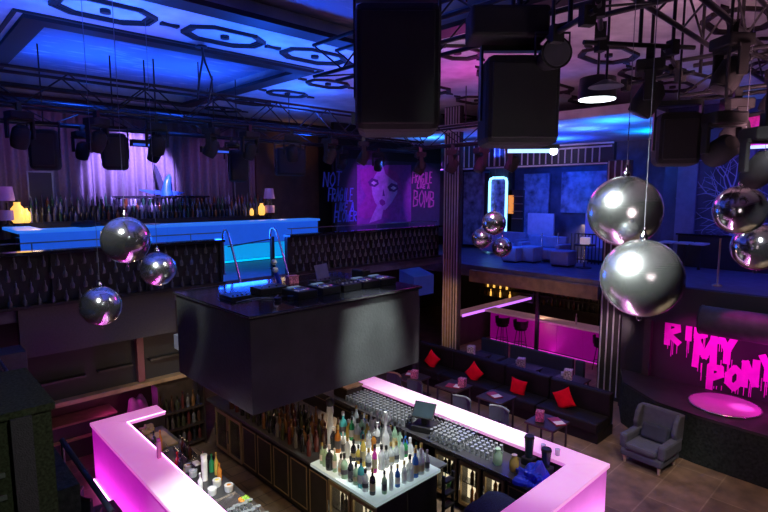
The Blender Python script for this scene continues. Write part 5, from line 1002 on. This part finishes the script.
# booth front: one soft white beam
spot('booth_beam', (5.0,1.6,6.5), (4.85,5.35,3.0), (.85,1,.97), 1500, 15, .9, .1); spot('booth_soft', (2.0,1.5,6.3), (3.4,5.3,3.0), (.8,.8,.9), 70, 50, .9)
# alcove and left
point('alcove_magenta', (3.0,10.9,.95), (1,.05,.8), 4, .1); point('left_floor_pink', (1.6,9.2,.4), (1,.1,.55), 2.5, .1); spot('pier_wash', (1.5,.2,6.3), (.2,4,3.6), (.9,1,.95), 120, 60, .9); spot('left_floor_warm', (1.2,8.2,2.2), (1.5,8.4,0), WARM, 10, 60, .8)
# light strips washing the bar fronts from the floor
area('bar_front_left_led', (2.16,6.5,.06), (2.36,6.5,.5), (1,.08,.9), 32, 6.8, .06, 110); area('bar_front_right_led', (7.74,6.5,.06), (7.54,6.5,.5), (1,.3,.9), 20, 6.8, .06, 110); area('bar_front_near_led', (5,2.86,.06), (5,3.06,.5), (1,.55,.92), 60, 5, .06, 110)
area('lounge_bar_led', (14.98,8.2,.05), (15.2,8.2,.4), (1,.02,.75), 16, .05, 5)
# sofa area
spot('sofa_white', (8.2,6.2,6.2), (10.6,7.0,.5), (1,.92,.9), 240, 72, .8, .2); spot('sofa_white_right', (8.6,3.9,6.1), (10.6,5.2,.4), (1,.9,.88), 130, 55, .8, .2)
spot('column_warm', (10.3,7.6,2.4), (11.8,9.5,1.7), (1,.5,.15), 120, 50, .7); spot('fascia_warm', (10.9,7.6,2.6), (13.15,7.8,2.55), (1,.58,.28), 22, 110, .9); area('lounge_bar_shelf', (16.2,8.5,2.35), (17,8.5,1.6), (1,.6,.35), 16, .2, 5)
area('rear_table_violet', (12.6,7.2,2.3), (11.7,7.2,.7), (.35,.2,1), 14, .3, 4); spot('column_right_pink', (12.0,4.6,2.2), (13.15,5.6,1.5), (1,.7,.8), 40, 60, .7)
# stage and floor
spot('stage_magenta', (11.2,2.2,5.0), (11.75,2.45,.95), MAG, 230, 24, .5, .06); spot('stage_hot', (11.0,2.2,4.5), (11.72,2.30,.95), (1,.5,.95), 700, 8, .9, .05); spot('graffiti_magenta', (11.3,1.2,2.1), (12.5,2.3,1.5), (1,.03,.72), 150, 110, .7, .1); spot('graffiti_left', (11.2,3.2,2.2), (12.5,3.3,1.8), (1,.03,.6), 60, 80, .7, .1)
spot('floor_warm', (9.0,1.0,6.0), (9.6,2.4,0), (1,.66,.36), 420, 62, .8, .2); spot('armchair_cool', (8.0,2.2,5.6), (10.2,3.4,.5), (.75,.8,1), 100, 36, .8, .2); spot('floor_green', (9.5,-.3,3.0), (10.7,.9,.3), (.1,1,.3), 30, 60, .8)
# right gallery
area('tree_blue', (14.6,2.6,6.4), (16.6,2.8,4.6), (.02,.05,1), 80, .4, 5); area('right_gallery_violet', (13.6,2.2,5.6), (13.2,2.6,3.1), (.35,.22,1), 14, 1.5, 3); spot('duct_cool', (9.5,1.6,5.0), (12.0,2.4,2.7), (.8,.75,.9), 90, 40, .8)
# mirror ball key lights
spot('ball_white', (1.6,2.6,7.0), (3.9,1.45,4.7), (.92,1,.97), 13000, 22, .6, .7); spot('ball_white_left', (.3,4.2,7.0), (2.4,7.0,3.9), (.92,1,.97), 1300, 22, .8, .25); spot('ball_white_right', (4.2,.0,7.0), (6.1,1.2,4.7), (.9,.9,1), 900, 22, .8, .2)
spot('rig_wash', (3.2,.6,4.9), (6.0,3.0,6.4), (.9,.7,.75), 28, 90, .9, .3)
S.view_settings.view_transform = 'Standard'; S.view_settings.look = 'None'; S.view_settings.gamma = 1; S.view_settings.exposure = 0; S.view_settings.use_curve_mapping = False
S.cycles.use_denoising = True; S.cycles.max_bounces = 8; S.cycles.diffuse_bounces = 2; S.cycles.transparent_max_bounces = 24; S.cycles.sample_clamp_indirect = 4
